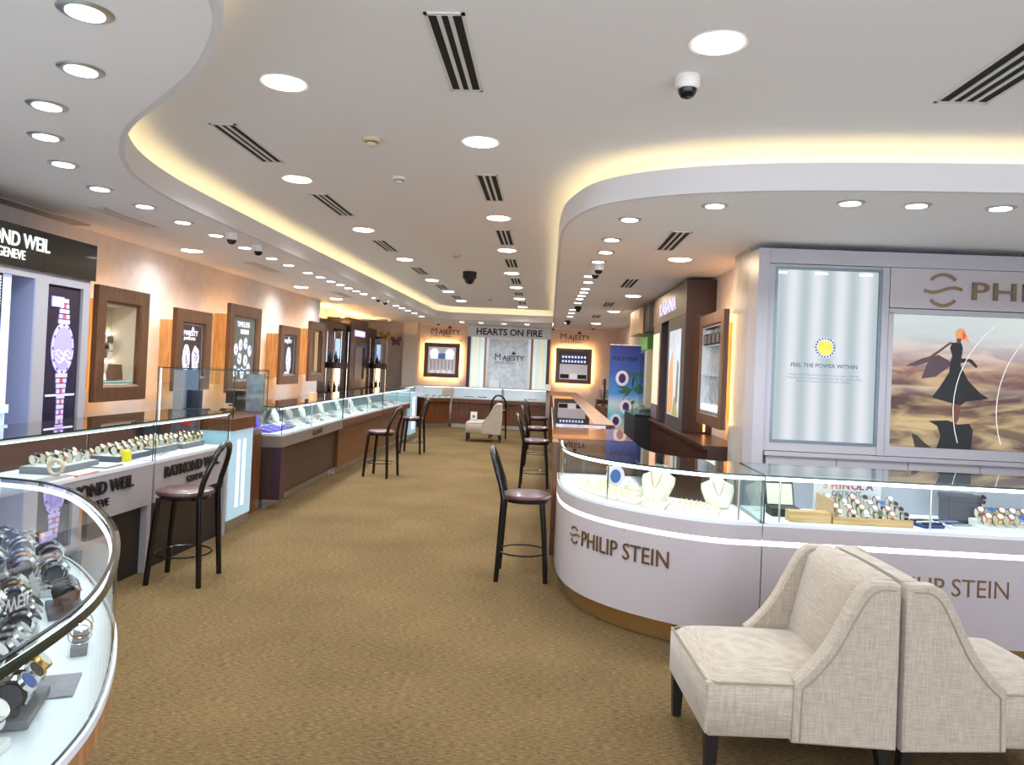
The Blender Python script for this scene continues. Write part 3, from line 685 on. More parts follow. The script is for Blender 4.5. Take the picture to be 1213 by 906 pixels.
# illuminated unit in the middle
t = thing('brand_wall_unit','silver and white lit wall unit with frosted glass panel under the black far sign','wall unit',(-1.14,YF,0))
MB().box(-1.14,1.14,-.30,-.01,2.44,2.745).build('sign_panel', mat('sign_silver',S(205,208,212),.35,.2), t)
text('lettering','HEARTS ON FIRE',.245,(0,-.305,2.505),t,bold=.007,align='CENTER',sx=.98,m=LETBLK)
for s in (-1,1):
    MB().box(s*1.13,s*1.05,-.26,-.01,1.0,2.44).build('side_post', REDWOOD, t)
    for k in range(4): MB().box(s*(1.045-k*.095),s*(1.045-(k+1)*.095)+s*.006,-.14-.03*(k%2),-.02,1.0,2.44).build('lit_column', mat('column_lit_%d'%(k%3),[S(226,238,236),S(236,232,206),S(206,220,222)][k%3],.4,emit=[S(226,240,238),S(240,234,200),S(205,222,225)][k%3],es=.45), t)
    MB().box(s*.655,s*.615,-.20,-.02,1.0,2.44).build('inner_post', mat('amber_post',S(170,130,70),.4), t)
    MB().box(s*.612,s*.55,-.22,-.02,1.0,2.44).build('metal_post', ALU, t)
FROST = mat('frosted_panel', S(176,184,190), .3, noise=.22, nscale=9, emit=S(190,198,206), es=.30)
MB().box(-.55,.55,-.18,-.02,1.06,2.44).build('frosted_glass', FROST, t)
MB().rectring(-.56,.56,1.04,2.45,.03,-.21,-.18).build('panel_frame', ALU, t)
majesty(t,.05,1.83,.20,-.19,mat('grey_letters',S(44,48,52),.4))
MB().box(-.50,-.22,-.30,-.19,1.0,1.28).build('white_card', WHITETRAY, t)

# ================================================================ COUNTERS
def counter(name, label, path, depth, zt, zd, zb, body, band, deck, kick=ALU, cat='display counter', inset=.04, group=None,
            strip=True, back=None, ends=(True,True), bodymat2=None, mids=0, kick_h=.10, kick_in=.10, top_wood=None, back_top=None, rim=None):
    p0 = path[0]; t = thing(name, label, cat, (p0[0],p0[1],0), 0, group)
    P = [(x-p0[0],y-p0[1]) for x,y in path]
    inn = offset(P, depth)
    MB().slab(offset(P,inset), offset(P,depth-.02), kick_h, zb).build('body', body, t, smooth=False)
    MB().slab(offset(P,inset+kick_in), offset(P,depth-.05), 0, kick_h).build('kick_plate', kick, t)
    MB().slab(P, offset(P,depth-.01), zb, zd-.02).build('front_band', band, t)
    MB().slab(offset(P,-.004), inn, zd-.02, zd).build('deck', deck, t)
    gth = .008
    MB().ribbon(offset(P,.004), zd, zt, gth, 0, 1).build('front_glass', [GLASS,EDGE], t)
    cut = depth if top_wood is None else top_wood
    MB().slab(P, offset(P,cut), zt, zt+.010, 0, 1).build('top_glass', [TOPGLASS,EDGE], t)
    if top_wood is not None:
        MB().slab(offset(P,cut), offset(P,depth+.02), zt-.03, zt+.012).build('rear_ledge', back_top or WOOD, t)
    for k,(e,idx) in enumerate(((ends[0],0),(ends[1],len(P)-1))):
        if e:
            a = Vector(offset(P,.012)[idx]); b = Vector(offset(P,depth-.01)[idx]); 
            MB().ribbon([tuple(a),tuple(b)] , zd, zt, gth*(-1 if idx == 0 else 1), 0, 1).build('end_glass', [GLASS,EDGE], t)
    bk = back or mat('case_back_mirror', S(150,150,154), .12, .8)
    MB().ribbon(offset(P,depth-.02), zd, zt, .012).build('back_panel', bk, t)
    if rim: MB().ribbon(offset(P,.001), zt-.014, zt-.001, .009).build('rim', rim, t); MB().ribbon(offset(P,.013), zt+.0102, zt+.014, .008).build('top_rim', rim, t) if rim is RIM else None
    if strip: MB().ribbon(offset(P,.022), zt-.026, zt-.008, .012 if rim is not RIM else .005).build('light_strip', LEDS if strip is True else strip, t)
    if mids:
        n = len(P)
        for k in range(1,mids+1):
            i = int(k*(n-1)/(mids+1)); a = P[i]; q = offset(P,.03)[i]
            MB().cyl(q,.005,zd,zt,8).build('glass_post', CHROME, t)
    return t
# --- near round case
NP = smooth_path([(-.95,.35),(-.925,.8),(-.925,1.15),(-.965,1.5),(-1.04,1.75),(-1.20,2.07),(-1.40,2.37),(-1.70,2.72),(-1.95,2.94),(-2.2,3.05),(-2.6,3.08),(-3.2,3.0)],6)
NEARWOOD = wood_mat('pale_oak_band', S(160,110,72), S(196,146,104))
tn = counter('round_display_case','large curved glass watch case with glowing white deck and wooden rim at the near left',NP,.62,1.05,.78,.70,NEARWOOD,NEARWOOD,mat('bright_deck',S(236,242,250),.4),inset=.30,strip=emis('near_case_led',(.86,.94,1,1),3.0),rim=RIM,mids=0,ends=(False,True),kick_in=.05,back=mat('case_back_white',S(200,206,216),.4))
tn['label'] = 'large curved glass watch case with white deck and wooden rim at the near left'
# --- counter with black lettering
LP = [(-2.96,3.72),(-2.93,4.6),(-2.902,5.38)]; LP2 = [(-2.901,5.41),(-2.886,6.0),(-2.87,6.60)]
for nm,path,lb in (('a',LP,'glass watch counter with pale lettered band, nearer half behind the bar stool'),('b',LP2,'glass watch counter with pale lettered band, farther half next to the glowing pillar')):
    t = counter('display_counter',lb,path,.55,1.105,.815,.50,DARKP,GREYL,mat('deck_lilac',S(214,212,220),.5),inset=.05,kick=DARKP,kick_h=.02,group='pale lettered watch counters',rim=RAILW,strip=LEDS,back=mat('case_back_brown',S(86,56,46),.35),ends=(False,nm=='b'),kick_in=.0)
    MB().slab([(path[-1][0]-path[0][0],path[-1][1]-path[0][1]-.05),(path[-1][0]-path[0][0],path[-1][1]-path[0][1])],
              [(path[-1][0]-path[0][0]-.1,path[-1][1]-path[0][1]-.05),(path[-1][0]-path[0][0]-.1,path[-1][1]-path[0][1])],0,.5).build('end_post', GREYL, t)
    dx, dy = path[-1][0]-path[0][0], path[-1][1]-path[0][1]; an = math.atan2(dy,dx)
    ye = (5.12 if nm == 'a' else 6.40)
    tm = text_mesh('RAYMOND WEIL',.116,.012,.0025,1.0,1.0,'RIGHT',LETBLK); fx = path[0][0]+(dx)*(ye-path[0][1])/dy
    link('lettering', tm, t, (fx-path[0][0]+.006,ye-path[0][1],.675), an)
    tm = text_mesh('GENEVE',.072,.010,.001,1.05,1.0,'RIGHT',LETBLK)
    link('small_lettering', tm, t, (fx-path[0][0]+.004,ye-.28-path[0][1],.59), an)
# name card hanging at the glass edge
t = thing('name_card','small white name card on the left edge of the lettered watch counter glass','sign',(-2.93,3.78,1.12),0)
MB().box(-.005,.045,-.004,.004,-.035,.035).build('card', WHITETRAY, t); text('lettering','FENDI',.022,(0,-.005,0),t,depth=.001,m=LETBLK)

# --- glowing pillar, tower case
ICE = mat('ice_panel', S(160,190,205), .3, emit=S(185,226,246), es=.38)
TUBEL = emis('tube_glow',(0.90,.97,1,1),1.6)
def ice_pillar(label, x, y0, y1, z1, header, topm):
    t = thing('light_pillar', label, 'light pillar', (x,(y0+y1)/2,0), PI/2, 'glowing pillars of the left counters'); w_ = (y1-y0)/2
    MB().box(-w_,w_,.01,.5,0,.10).build('kick_plate', ALU, t)
    MB().box(-w_,w_,0,.5,.10,z1).build('glow_panel', ICE, t)
    for k in range(2): MB().box(-w_*.35+k*w_*.5,-w_*.35+k*w_*.5+.05,-.004,.0,.20,z1-.10).build('tube_glow', TUBEL, t)
    if header: MB().box(-w_-.01,w_+.01,-.02,.5,z1,header).build('header', topm, t)
    return t
ice_pillar('glowing ice-blue light pillar with brown wooden top next to the lettered counter',-2.90,6.70,7.22,.93,1.04,WOOD)
ice_pillar('distant glowing ice-blue light pillar at the far end of the left counters',-2.93,15.75,16.5,1.0,None,WOOD)
tag(MB().box(-3.5,-3.03,7.26,7.79,0,.855).build('wood_panel_block', WOOD),'plain brown wooden cabinet block between glowing pillar and violet display','cabinet')
t = thing('tower_display_case','tall glass display box standing on the wooden top of the glowing pillar','display case',(-3.28,7.2,1.042))
b = MB(); x0,x1,y0,y1 = -.37,.36,-.42,.40
for (a,b_,c,d) in ((x0,x0+.008,y0,y1),(x1-.008,x1,y0,y1),(x0,x1,y0,y0+.008),(x0,x1,y1-.008,y1)):
    MB().box(a,b_,c,d,.0,.44).build('glass_pane', GLASS, t)
MB().box(x0-.005,x1+.005,y0-.005,y1+.005,.44,.45).build('top_pane', TOPGLASS, t)
e = MB()
for xx in (x0,x1):
    for yy in (y0,y1): e.box(xx-.004,xx+.004,yy-.004,yy+.004,0,.44)
e.box(x0,x1,y0-.006,y0-.001,.438,.448).box(x1-.0,x1+.006,y0,y1,.438,.448).build('glass_edges', EDGE, t)
MB().box(x0+.012,x0+.02,y0+.012,y0+.02,.0,.44).build('light_strip', LEDS, t)
MB().box(x0+.07,x0+.17,y0+.15,y0+.18,.0,.42).build('grey_panel', GREYL, t)
MB().box(x0+.02,x0+.04,y0+.35,y1-.1,.0,.42).build('poster_panel', mat('blue_poster',S(96,120,150),.4), t)
MB().box(x0,x1,y0,y1,-.002,.0).build('base_board', WOOD, t)
MB().box(x1-.2,x1-.02,y1-.06,y1-.03,.02,.40).build('silver_stand', mat('silver_backing',S(150,160,166),.3), t)
t = thing('presentation_box','dark purple box with open watch on a green base inside the tower case','box',(-3.45,7.0,1.044))
MB().box(-.04,.08,.02,.10,.05,.23).build('lid', NAVY, t); MB().box(-.06,.16,-.06,.10,0,.055).build('base', mat('green_base',S(40,56,52),.5), t)
# --- violet/grey jewellery counters
JP = [(-2.83,7.84),(-2.86,9.0),(-2.90,10.44)]
t = counter('display_counter','jewellery counter with taupe band and violet stands beyond the brown block',JP,.6,1.09,.80,.66,mat('brown_panel',S(62,42,36),.35),TAUPE,DECKW,inset=.10,group='left jewellery counters',mids=1,kick_in=.04)
MB().slab([(0,0),(0,.14)],[(-.2,0),(-.2,.14)],.10,.655).build('purple_end_post', mat('plum_panel',S(62,38,50),.35), t)
tm = text_mesh('MARZOOK',.085,.008,.002,1.0,1.0,'LEFT',BRONZE); link('lettering', tm, t, (-.022,1.12,.70), PI/2+.03)
JB = [(-2.90,10.46),(-2.91,12.0),(-2.93,13.1)]; JC = [(-2.93,13.12),(-2.93,14.4),(-2.93,15.7)]
counter('display_counter','brown wooden jewellery counter behind the second bar stool',JB,.6,1.09,.80,.68,WOOD,WOOD,DECKW,inset=.06,group='left jewellery counters',mids=1,back=mat('case_back_ice',S(110,128,134),.3),kick_in=.04)
counter('display_counter','brown wooden jewellery counter before the distant glowing pillar',JC,.6,1.09,.80,.68,WOOD,WOOD,DECKW,inset=.06,group='left jewellery counters',mids=1,back=mat('case_back_ice',S(110,128,134),.3),kick_in=.04)
# --- far counters
WB = mat('case_back_bright', S(226,228,240), .5)
counter('display_counter','brown counter section beyond the far glowing pillar on the left',[(-3.25,16.7),(-3.30,18.2)],.55,1.07,.78,.68,REDWOOD,WOOD,DECKW,inset=.06,group='far counters',kick_in=.04,back=WB)
counter('display_counter','angled brown counter section in the far left corner',[(-3.2,19.0),(-2.56,19.50)],.5,1.07,.78,.66,WOOD,WOOD,DECKW,inset=.06,group='far counters',kick_in=.04,ends=(False,False),back=WB)
counter('display_counter','bright far counter below the frosted glass panel, left half',[(-2.54,19.5),(-1.22,19.5)],.5,1.07,.78,.66,WOOD,WOOD,DECKW,inset=.06,group='far counters',kick_in=.04,back=WB)
counter('display_counter','bright far counter below the frosted glass panel, right half',[(-1.20,19.5),(-.06,19.5)],.5,1.07,.78,.66,WOOD,WOOD,DECKW,inset=.06,group='far counters',kick_in=.04,back=WB)

# --- right row
def rrow(label, y0, y1, **k):
    return counter('display_counter',label,[(.08,y1),(.08,y0)],.62,1.05,.80,.66,WOOD,WOOD,k.pop('deck',DECKG),inset=.03,group='right row of counters',kick_in=.05,**k)
t = thing('wooden_counter_block','brown wooden counter block joining the white curved counter','counter',(.06,6.22,0))
MB().box(0,.66,0,1.28,.08,1.02).build('body', WOOD, t); MB().box(0.05,.60,.03,1.25,0,.08).build('kick_plate', ALU, t)
MB().box(-.01,.67,-.01,1.29,1.02,1.05).build('top', mat('honey_wood_top',S(166,108,58),.12,noise=.08,nscale=3,stretch=(1,8,1),coat=.8), t)
t = rrow('glass counter with violet printed end panel, first of the right row',7.95,10.3,top_wood=.42,strip=False,back=WOOD,mids=1)
PR = mat('printed_strip', S(206,204,220), .3, noise=.25, nscale=16)
tag(MB().box(.10,.62,7.925,7.94,.93,1.05).build('printed_panel', PR),'white and violet printed strip on the end of the right glass counter','sign')
t = rrow('dark glass counter, second of the right row',10.32,13.4,top_wood=.42,strip=False,back=WOOD,mids=1)
t = rrow('dark glass counter, third of the right row',13.42,16.5,top_wood=.42,strip=False,back=WOOD,mids=1)
tag(MB().box(.04,.72,16.55,19.4,0,1.06).build('wooden_counter_block', WOOD),'far brown wooden counter block at the end of the right row','counter')
t = thing('card_holder','small white card in a holder at the far end of the counters','sign',(-.02,19.35,1.08)); MB().box(-.07,.07,0,.02,0,.16).build('card', WHITETRAY, t); MB().box(-.08,.08,-.02,.04,-.01,0).build('base', BLACKM, t)
# link block between lettered top and glass rows
tag(MB().box(.10,.66,7.52,7.90,0,1.0).build('wooden_counter_block', WOOD),'short wooden block between the honey counter top and the glass counter','counter')

# --- white curved counter
PP = smooth_path([(.10,6.18),(.10,5.75),(.13,5.40),(.22,5.10),(.38,4.85),(.60,4.65),(.85,4.50),(1.07,4.433),(1.28,4.43)],6)
PS = [(1.286,4.43),(2.2,4.42),(3.2,4.41),(4.4,4.40)]
for path,lb,nm,txt0 in ((PP,'white curved glass counter with glowing band and gold lettering','curved_display_counter',1),(PS,'straight white glass counter with glowing band behind the armchairs','display_counter',2)):
    t = thing(nm, lb, 'display counter', (path[0][0],path[0][1],0), 0, 'white lettered counters')
    P = [(x-path[0][0],y-path[0][1]) for x,y in path]; D = .62
    MB().slab(P, offset(P,D-.02), .13, .645).build('lower_body', WHITEL, t, smooth=False)
    MB().slab(offset(P,.012), offset(P,D-.02), .645, .675).build('glow_band', LEDGLOW, t)
    MB().slab(P, offset(P,D-.02), .675, .76).build('upper_body', WHITEL, t)
    MB().slab(offset(P,.07), offset(P,D-.05), 0, .13).build('kick_plate', BRASSP, t)
    MB().slab(P, offset(P,D), .76, .775).build('deck', mat('bright_deck',S(236,242,250),.4), t)
    MB().ribbon(offset(P,.004), .775, 1.05, .008, 0, 1).build('front_glass', [GLASS,EDGE], t)
    MB().slab(P, offset(P,D), 1.05, 1.06, 0, 1).build('top_glass', [TOPGLASS,EDGE], t)
    for idx in (0,len(P)-1):
        a = Vector(offset(P,.012)[idx]); b = Vector(offset(P,D-.01)[idx])
        MB().ribbon([tuple(a),tuple(b)], .775, 1.05, .010*(-1 if idx == 0 else 1), 0, 1).build('end_glass', [GLASS,EDGE], t)
    MB().ribbon(offset(P,D-.02), .775, 1.05, .010, 0, 1).build('back_glass', [GLASS if txt0 == 1 else mat('case_back_grey',S(170,172,182),.3),EDGE], t)
    MB().ribbon(offset(P,.020), 1.026, 1.044, .014).build('light_strip', LEDW, t)
    for fr in ((.06,.5,.93) if txt0 == 1 else (.02,.30,.64)):
        i = int(fr*(len(P)-1)) if txt0 == 1 else 0; q = offset(P,.04)[i] if txt0 == 1 else (fr*3.1+.04,.04)
        MB().cyl(q,.006,.775,1.05,8).build('glass_post', CHROME, t)
def arclen(P):
    L = [0]
    for a,b in zip(P,P[1:]): L.append(L[-1]+math.dist(a,b))
    return L
def wrap_text(me, P, s0):
    me = me.copy(); L = arclen(P)
    for v in me.vertices:
        s = s0+v.co.x; i = 0
        while i < len(L)-2 and L[i+1] < s: i += 1
        f = (s-L[i])/(L[i+1]-L[i]); a = Vector(P[i]); b = Vector(P[i+1]); d = (b-a).normalized()
        n = Vector((d.y,-d.x)); q = a+(b-a)*f + n*(-v.co.y)
        v.co = (q.x,q.y,v.co.z)
    return me
def wave_logo(s):
    b = MB()
    arc = lambda a0,a1,r: [(r*math.cos(a0+(a1-a0)*i/10), 0, r*math.sin(a0+(a1-a0)*i/10)) for i in range(11)]
    th = .085*s
    def band(pts):
        vs = []; n = len(pts)
        for k,p in enumerate(pts):
            q = pts[min(k+1,n-1)]; o = pts[max(k-1,0)]; d = Vector((q[0]-o[0],0,q[2]-o[2])).normalized(); nn = Vector((-d.z,0,d.x))
            for sg in (-1,1):
                for yy in (-.008,0): vs.append((p[0]+nn.x*sg*th/2, yy, p[2]+nn.z*sg*th/2))
        fs = []
        for k in range(n-1):
            a = k*4; c = a+4
            fs += [(a,a+2,c+2,c),(a+1,c+1,c+3,a+3),(a,c,c+1,a+1),(a+2,a+3,c+3,c+2)]
        fs += [(0,1,3,2),(4*n-4,4*n-2,4*n-1,4*n-3)]
        b.add(vs, fs)
    band(arc(math.radians(40),math.radians(140),.42*s)); band(arc(math.radians(220),math.radians(320),.42*s))
    band([(-.5*s+s*i/12,0,.07*s*math.sin((i/12-.5)*2*PI*.9)) for i in range(13)])
    return b
# wrapped lettering on the curve, plain on the straight part
CL = thing('counter_lettering','gold wave emblem and lettering on the curved white counter front','lettering',(0,0,0))
L = arclen(PP); 
def s_at(x): 
    return min(range(len(PP)), key=lambda i: abs(PP[i][0]-x)+ (10 if PP[i][1] > 5.4 else 0))
s0 = L[s_at(.27)]
def set_extent(me, width):
    xs = [v.co.x for v in me.vertices]; k = width/(max(xs)-min(xs)); x0 = min(xs)
    for v in me.vertices: v.co.x = (v.co.x-x0)*k
    return me
tm = set_extent(text_mesh('PHILIP STEIN',.145,.008,.0,1.0,1.0,'LEFT',BRONZE).copy(), L[s_at(.77)]-s0)
o = link('lettering', wrap_text(tm, PP, s0), CL, (0,0,.455))
lg = wave_logo(.13).mesh('emblem', BRONZE); o = link('emblem', wrap_text(lg, PP, s0-.10), CL, (0,0,.505))
CL2 = thing('counter_lettering','gold lettering on the straight white counter front behind the armchair backs','lettering',(1.98,4.425,.42))
tm = set_extent(text_mesh('PHILIP STEIN',.145,.008,.0,1.0,1.0,'LEFT',BRONZE).copy(), .70); link('lettering', tm, CL2, (0,-.002,0))
link('emblem', wave_logo(.13).mesh('emblem', BRONZE), CL2, (-.10,-.002,.05))
# ================================================================ WHITE WALL UNIT (right)
YP = 6.2
t = thing('brand_wall_unit','white wall unit with backlit poster and large sunset picture behind the white counter','wall unit',(1.68,YP,0))
def q(x): return x-1.68
WU = mat('unit_white', S(178,175,182), .4)
MB().box(0,q(4.9),.06,.285,0,2.70).build('cabinet', WU, t)
MB().box(0,q(1.77),-.01,.06,0,2.70).build('side_post', WU, t)
MB().box(q(1.775),q(4.9),.0,.06,2.58,2.70).build('top_rail', WU, t)
MB().box(q(1.775),q(1.825),.01,.06,1.04,2.575).build('rail', WU, t)
MB().box(q(1.825),q(2.684),.01,.06,2.556,2.575).build('rail', WU, t); MB().box(q(1.825),q(2.684),.01,.06,1.04,1.109).build('rail', WU, t)
MB().box(q(2.685),q(2.74),.0,.06,1.04,2.575).build('divider', WU, t)
MB().box(q(2.745),q(4.9),-.005,.06,2.25,2.575).build('sign_board', WHITEL, t)
MB().box(q(2.745),q(4.9),.005,.06,2.205,2.243).box(q(2.745),q(2.785),.005,.06,1.12,2.21).box(q(2.745),q(4.9),.005,.06,1.04,1.12).build('picture_surround', WU, t)
MB().box(q(1.78),q(4.9),-.02,.06,1.0,1.035).build('ledge', WU, t)
for k in range(6): MB().box(q(1.80)+k*.57,q(1.80)+k*.57+.564,.0,.06,.50,.995).build('lower_panel', WU, t)
# lightbox
LB = bpy.data.materials.new('lightbox_stripes'); LB.use_nodes = True; nt = LB.node_tree; nt.nodes.clear()
tc = nt.nodes.new('ShaderNodeTexCoord'); wv = nt.nodes.new('ShaderNodeTexWave'); wv.inputs['Scale'].default_value = 1.6
wv.inputs['Distortion'].default_value = 0.6; wv.inputs['Detail Scale'].default_value = .4; wv.bands_direction = 'X'
cr = nt.nodes.new('ShaderNodeValToRGB'); cr.color_ramp.elements[0].color = S(196,210,216); cr.color_ramp.elements[1].color = S(240,246,252)
e = nt.nodes.new('ShaderNodeEmission'); e.inputs[1].default_value = .60; ou = nt.nodes.new('ShaderNodeOutputMaterial')
nt.links.new(tc.outputs['Object'], wv.inputs[0]); nt.links.new(wv.outputs[1], cr.inputs[0]); nt.links.new(cr.outputs[0], e.inputs[0]); nt.links.new(e.outputs[0], ou.inputs[0])
MB().box(q(1.835),q(2.675),.03,.06,1.12,2.545).build('lightbox', LB, t)
MB().rectring(q(1.825),q(2.685),1.11,2.555,.022,.005,.03).build('lightbox_frame', mat('grey_metal_frame',S(120,134,142),.35,.5), t)
for x in (1.87,2.2,2.56): MB().box(q(x)-.05,q(x)+.05,.022,.029,2.50,2.515).build('led_cluster', emis('led_cluster',(1,1,1,1),3), t)
BLT = mat('blue_grey_letters', S(80,94,120), .5)
text('lettering','FEEL THE POWER WITHIN',.046,(q(2.25),.029,1.735),t,depth=.001,bold=.0006,align='CENTER',m=BLT)
text('small_lettering','Inside each Philip Stein product is our unique Natural\nFrequency Disc designed to help you feel less stress, sleep\nbetter and improve your overall wellbeing',.026,(q(2.25),.029,1.665),t,depth=.001,align='CENTER',m=mat('pale_letters',S(140,152,170),.5))
b = MB(); b.ellipse(0,0,.088,.088,.02,.024,36); b.build('disc_ring', mat('disc_ring',S(186,190,206),.3,.5,noise=.3,nscale=60), t, (q(2.25),0,1.90))
for k in range(20):
    an = k*PI/10; MB().ellipse(.076*math.cos(an),.076*math.sin(an),.007,.007,.016,.02,6).build('ring_stud', mat('ring_stud',S(50,70,130),.4), t, (q(2.25),0,1.90))
MB().ellipse(0,0,.060,.060,.014,.02,32).build('gold_disc', mat('gold_disc',S(240,190,60),.3,emit=S(250,190,60),es=.6,noise=.2,nscale=12), t, (q(2.25),0,1.90))
# sign
link('emblem', wave_logo(.30).mesh('emblem', mat('brass_letters',S(150,132,104),.25,.8)), t, (q(3.16),-.006,2.405))
text('lettering','PHILIP STEIN',.205,(q(3.37),-.006,2.335),t,depth=.02,bold=.001,sx=1.45,spacing=1.08,m=mat('brass_letters',S(150,132,104),.25,.8))
# sunset picture
SUN = bpy.data.materials.new('sunset_print'); SUN.use_nodes = True; nt = SUN.node_tree; nt.nodes.clear()
tc = nt.nodes.new('ShaderNodeTexCoord'); sp = nt.nodes.new('ShaderNodeSeparateXYZ'); nt.links.new(tc.outputs['Object'], sp.inputs[0])
mr = nt.nodes.new('ShaderNodeMapRange'); mr.inputs[1].default_value = 1.12; mr.inputs[2].default_value = 2.205; nt.links.new(sp.outputs[2], mr.inputs[0])
mp = nt.nodes.new('ShaderNodeMapping'); mp.inputs['Scale'].default_value = (1.2,1,5.5); nt.links.new(tc.outputs['Object'], mp.inputs[0])
nz = nt.nodes.new('ShaderNodeTexNoise'); nz.inputs['Scale'].default_value = 1.7; nz.inputs['Detail'].default_value = 6; nz.inputs['Distortion'].default_value = .8; nt.links.new(mp.outputs[0], nz.inputs[0])
cr = nt.nodes.new('ShaderNodeValToRGB'); el = cr.color_ramp.elements
cols = [(0,(96,92,84)),(.10,(150,134,104)),(.20,(190,160,116)),(.29,(120,96,80)),(.38,(120,90,84)),(.45,(214,196,184)),(.47,(150,116,112)),(.56,(196,152,130)),(.68,(222,200,204)),(.82,(222,230,232)),(1,(226,240,238))]
el[0].position = 0; el[0].color = S(*cols[0][1]); el[1].position = 1; el[1].color = S(*cols[-1][1])
for p_,c_ in cols[1:-1]:
    x_ = el.new(p_); x_.color = S(*c_)
nt.links.new(mr.outputs[0], cr.inputs[0])
c2 = nt.nodes.new('ShaderNodeValToRGB'); c2.color_ramp.elements[0].position = .42; c2.color_ramp.elements[1].position = .62
c2.color_ramp.elements[0].color = S(110,90,100); c2.color_ramp.elements[1].color = S(255,226,176); nt.links.new(nz.outputs[0], c2.inputs[0])
fac = nt.nodes.new('ShaderNodeValToRGB'); fe = fac.color_ramp.elements; fe[0].color = (.55,.55,.55,1); fe[0].position = .0; fe[1].position = .85; fe[1].color = (.08,.08,.08,1)
m1 = fe.new(.55); m1.color = (.55,.55,.55,1); nt.links.new(mr.outputs[0], fac.inputs[0])
mx = nt.nodes.new('ShaderNodeMix'); mx.data_type = 'RGBA'; nt.links.new(fac.outputs[0], mx.inputs[0]); nt.links.new(cr.outputs[0], mx.inputs[6]); nt.links.new(c2.outputs[0], mx.inputs[7])
e = nt.nodes.new('ShaderNodeEmission'); e.inputs[1].default_value = .60; ou = nt.nodes.new('ShaderNodeOutputMaterial')
nt.links.new(mx.outputs[2], e.inputs[0]); nt.links.new(e.outputs[0], ou.inputs[0])
MB().box(q(2.79),q(4.9),.03,.06,1.125,2.20).build('sunset_picture', SUN, t)
DRS = mat('print_black', S(38,40,42), .5); SKN = mat('print_skin', S(120,74,56), .5); HAIR = mat('print_hair', S(224,150,100), .5, emit=S(240,160,110), es=.3)
SHE = mat('print_veil', S(92,72,80), .5); RFL = mat('print_reflection', S(64,58,48), .5)
cx0 = 3.30
def prt(name, pts, m, d=.0): MB().xzprism([(q(cx0+x),1.12+z) for x,z in pts], .022-d, .029-d).build(name, m, t)
# silhouette of a dancing figure, x relative to the figure, z above the picture's bottom
prt('printed_dress', [(-.05,.82),(-.035,.865),(.035,.865),(.05,.82),(.04,.74),(.035,.68),(.10,.56),(.20,.46),(.27,.42),(.16,.40),(.09,.39),(.04,.35),(-.02,.37),(-.08,.385),(-.18,.41),(-.12,.50),(-.05,.62),(-.045,.70),(-.03,.76)], DRS)
prt('printed_neck', [(.00,.86),(.03,.86),(.035,.90),(.0,.90)], SKN, .001)
MB().ellipse(q(cx0+.03),1.12+.935,.040,.050,.021,.028,20).build('printed_hair', HAIR, t)
prt('printed_hair', [(.04,.96),(.075,.93),(.10,.87),(.07,.88),(.045,.885)], HAIR, .001)
prt('printed_arm', [(-.03,.86),(-.05,.85),(-.16,.76),(-.27,.69),(-.26,.71),(-.15,.79),(-.05,.87)], SKN, .001)
prt('printed_arm', [(.03,.74),(.12,.735),(.17,.68),(.16,.665),(.10,.715),(.03,.70)], DRS, .001)
prt('printed_veil', [(-.03,.70),(-.14,.76),(-.26,.73),(-.40,.66),(-.32,.66),(-.22,.70),(-.27,.56),(-.16,.58),(-.06,.66)], SHE, -.0005)
prt('printed_legs', [(-.02,.37),(.045,.36),(.04,.26),(.02,.21),(-.01,.21)], SKN, .0005)
prt('printed_reflection', [(-.20,.22),(-.13,.18),(-.10,.10),(-.13,.0),(.14,.0),(.15,.16),(.12,.21),(.03,.20),(-.05,.23)], DRS, .0)
prt('printed_reflection', [(-.33,.11),(-.29,.10),(-.24,.05),(-.17,.0),(-.30,.0)], RFL, .0)
for k,(r_,xc) in enumerate(((.90,4.18),(.90,4.52))):
    pts = [(q(xc)+r_*math.cos(a*PI/30),1.45+r_*math.sin(a*PI/30)) for a in range(18,43)]
    pts = [p for p in pts if 1.127 < p[1] < 2.198]
    ins = [(x+.006,z) for x,z in reversed(pts)]
    MB().xzprism(pts+ins,.012,.0135).build('pale_arc', mat('pale_arc',S(236,232,230),.5,emit=S(240,236,232),es=.4), t)

# ================================================================ RIGHT WALL UNITS
KG = mat('unit_grey_metal', S(70,62,60), .5, .1); KB = mat('unit_brown', S(46,28,24), .4)
t = thing('brand_wall_unit','dark grey wall unit with lilac lit letters and beach poster on the right','wall unit',(1.85,9.85,0),-PI/2)
# local x = -(world y-9.85), front = local -y
def ly(y): return -(y-9.85)
MB().box(ly(11.2),ly(8.5),-.33,0,2.33,2.71).build('sign_box', KG, t)
MB().box(ly(8.5)-.0,ly(8.5)+.012,-.335,0,2.32,2.715).build('sign_box_end', KB, t)
MB().box(ly(9.75),ly(8.5),-.33,0,.98,2.325).build('poster_pillar', KG, t); MB().box(ly(8.5),ly(8.5)+.012,-.22,0,.98,2.318).build('pillar_side', WALNUT, t)
MB().box(ly(8.5),ly(8.5)+.012,-.335,-.22,.98,2.318).build('pillar_edge', KB, t)
MB().box(ly(11.1),ly(10.35),-.33,0,.98,2.325).build('poster_pillar', KG, t)
MB().box(ly(10.35),ly(9.75),-.10,0,.98,2.325).build('recess_back', BLACKM, t)
MB().cyl((ly(10.0),-.22),.03,.98,2.1,12).build('round_pole', CHROME, t)
MB().box(ly(9.55),ly(8.75),-.34,-.332,1.13,2.17).build('beach_poster', mat('beach_poster',S(196,204,214),.3,emit=S(200,212,224),es=.5,noise=.25,nscale=2.2), t)
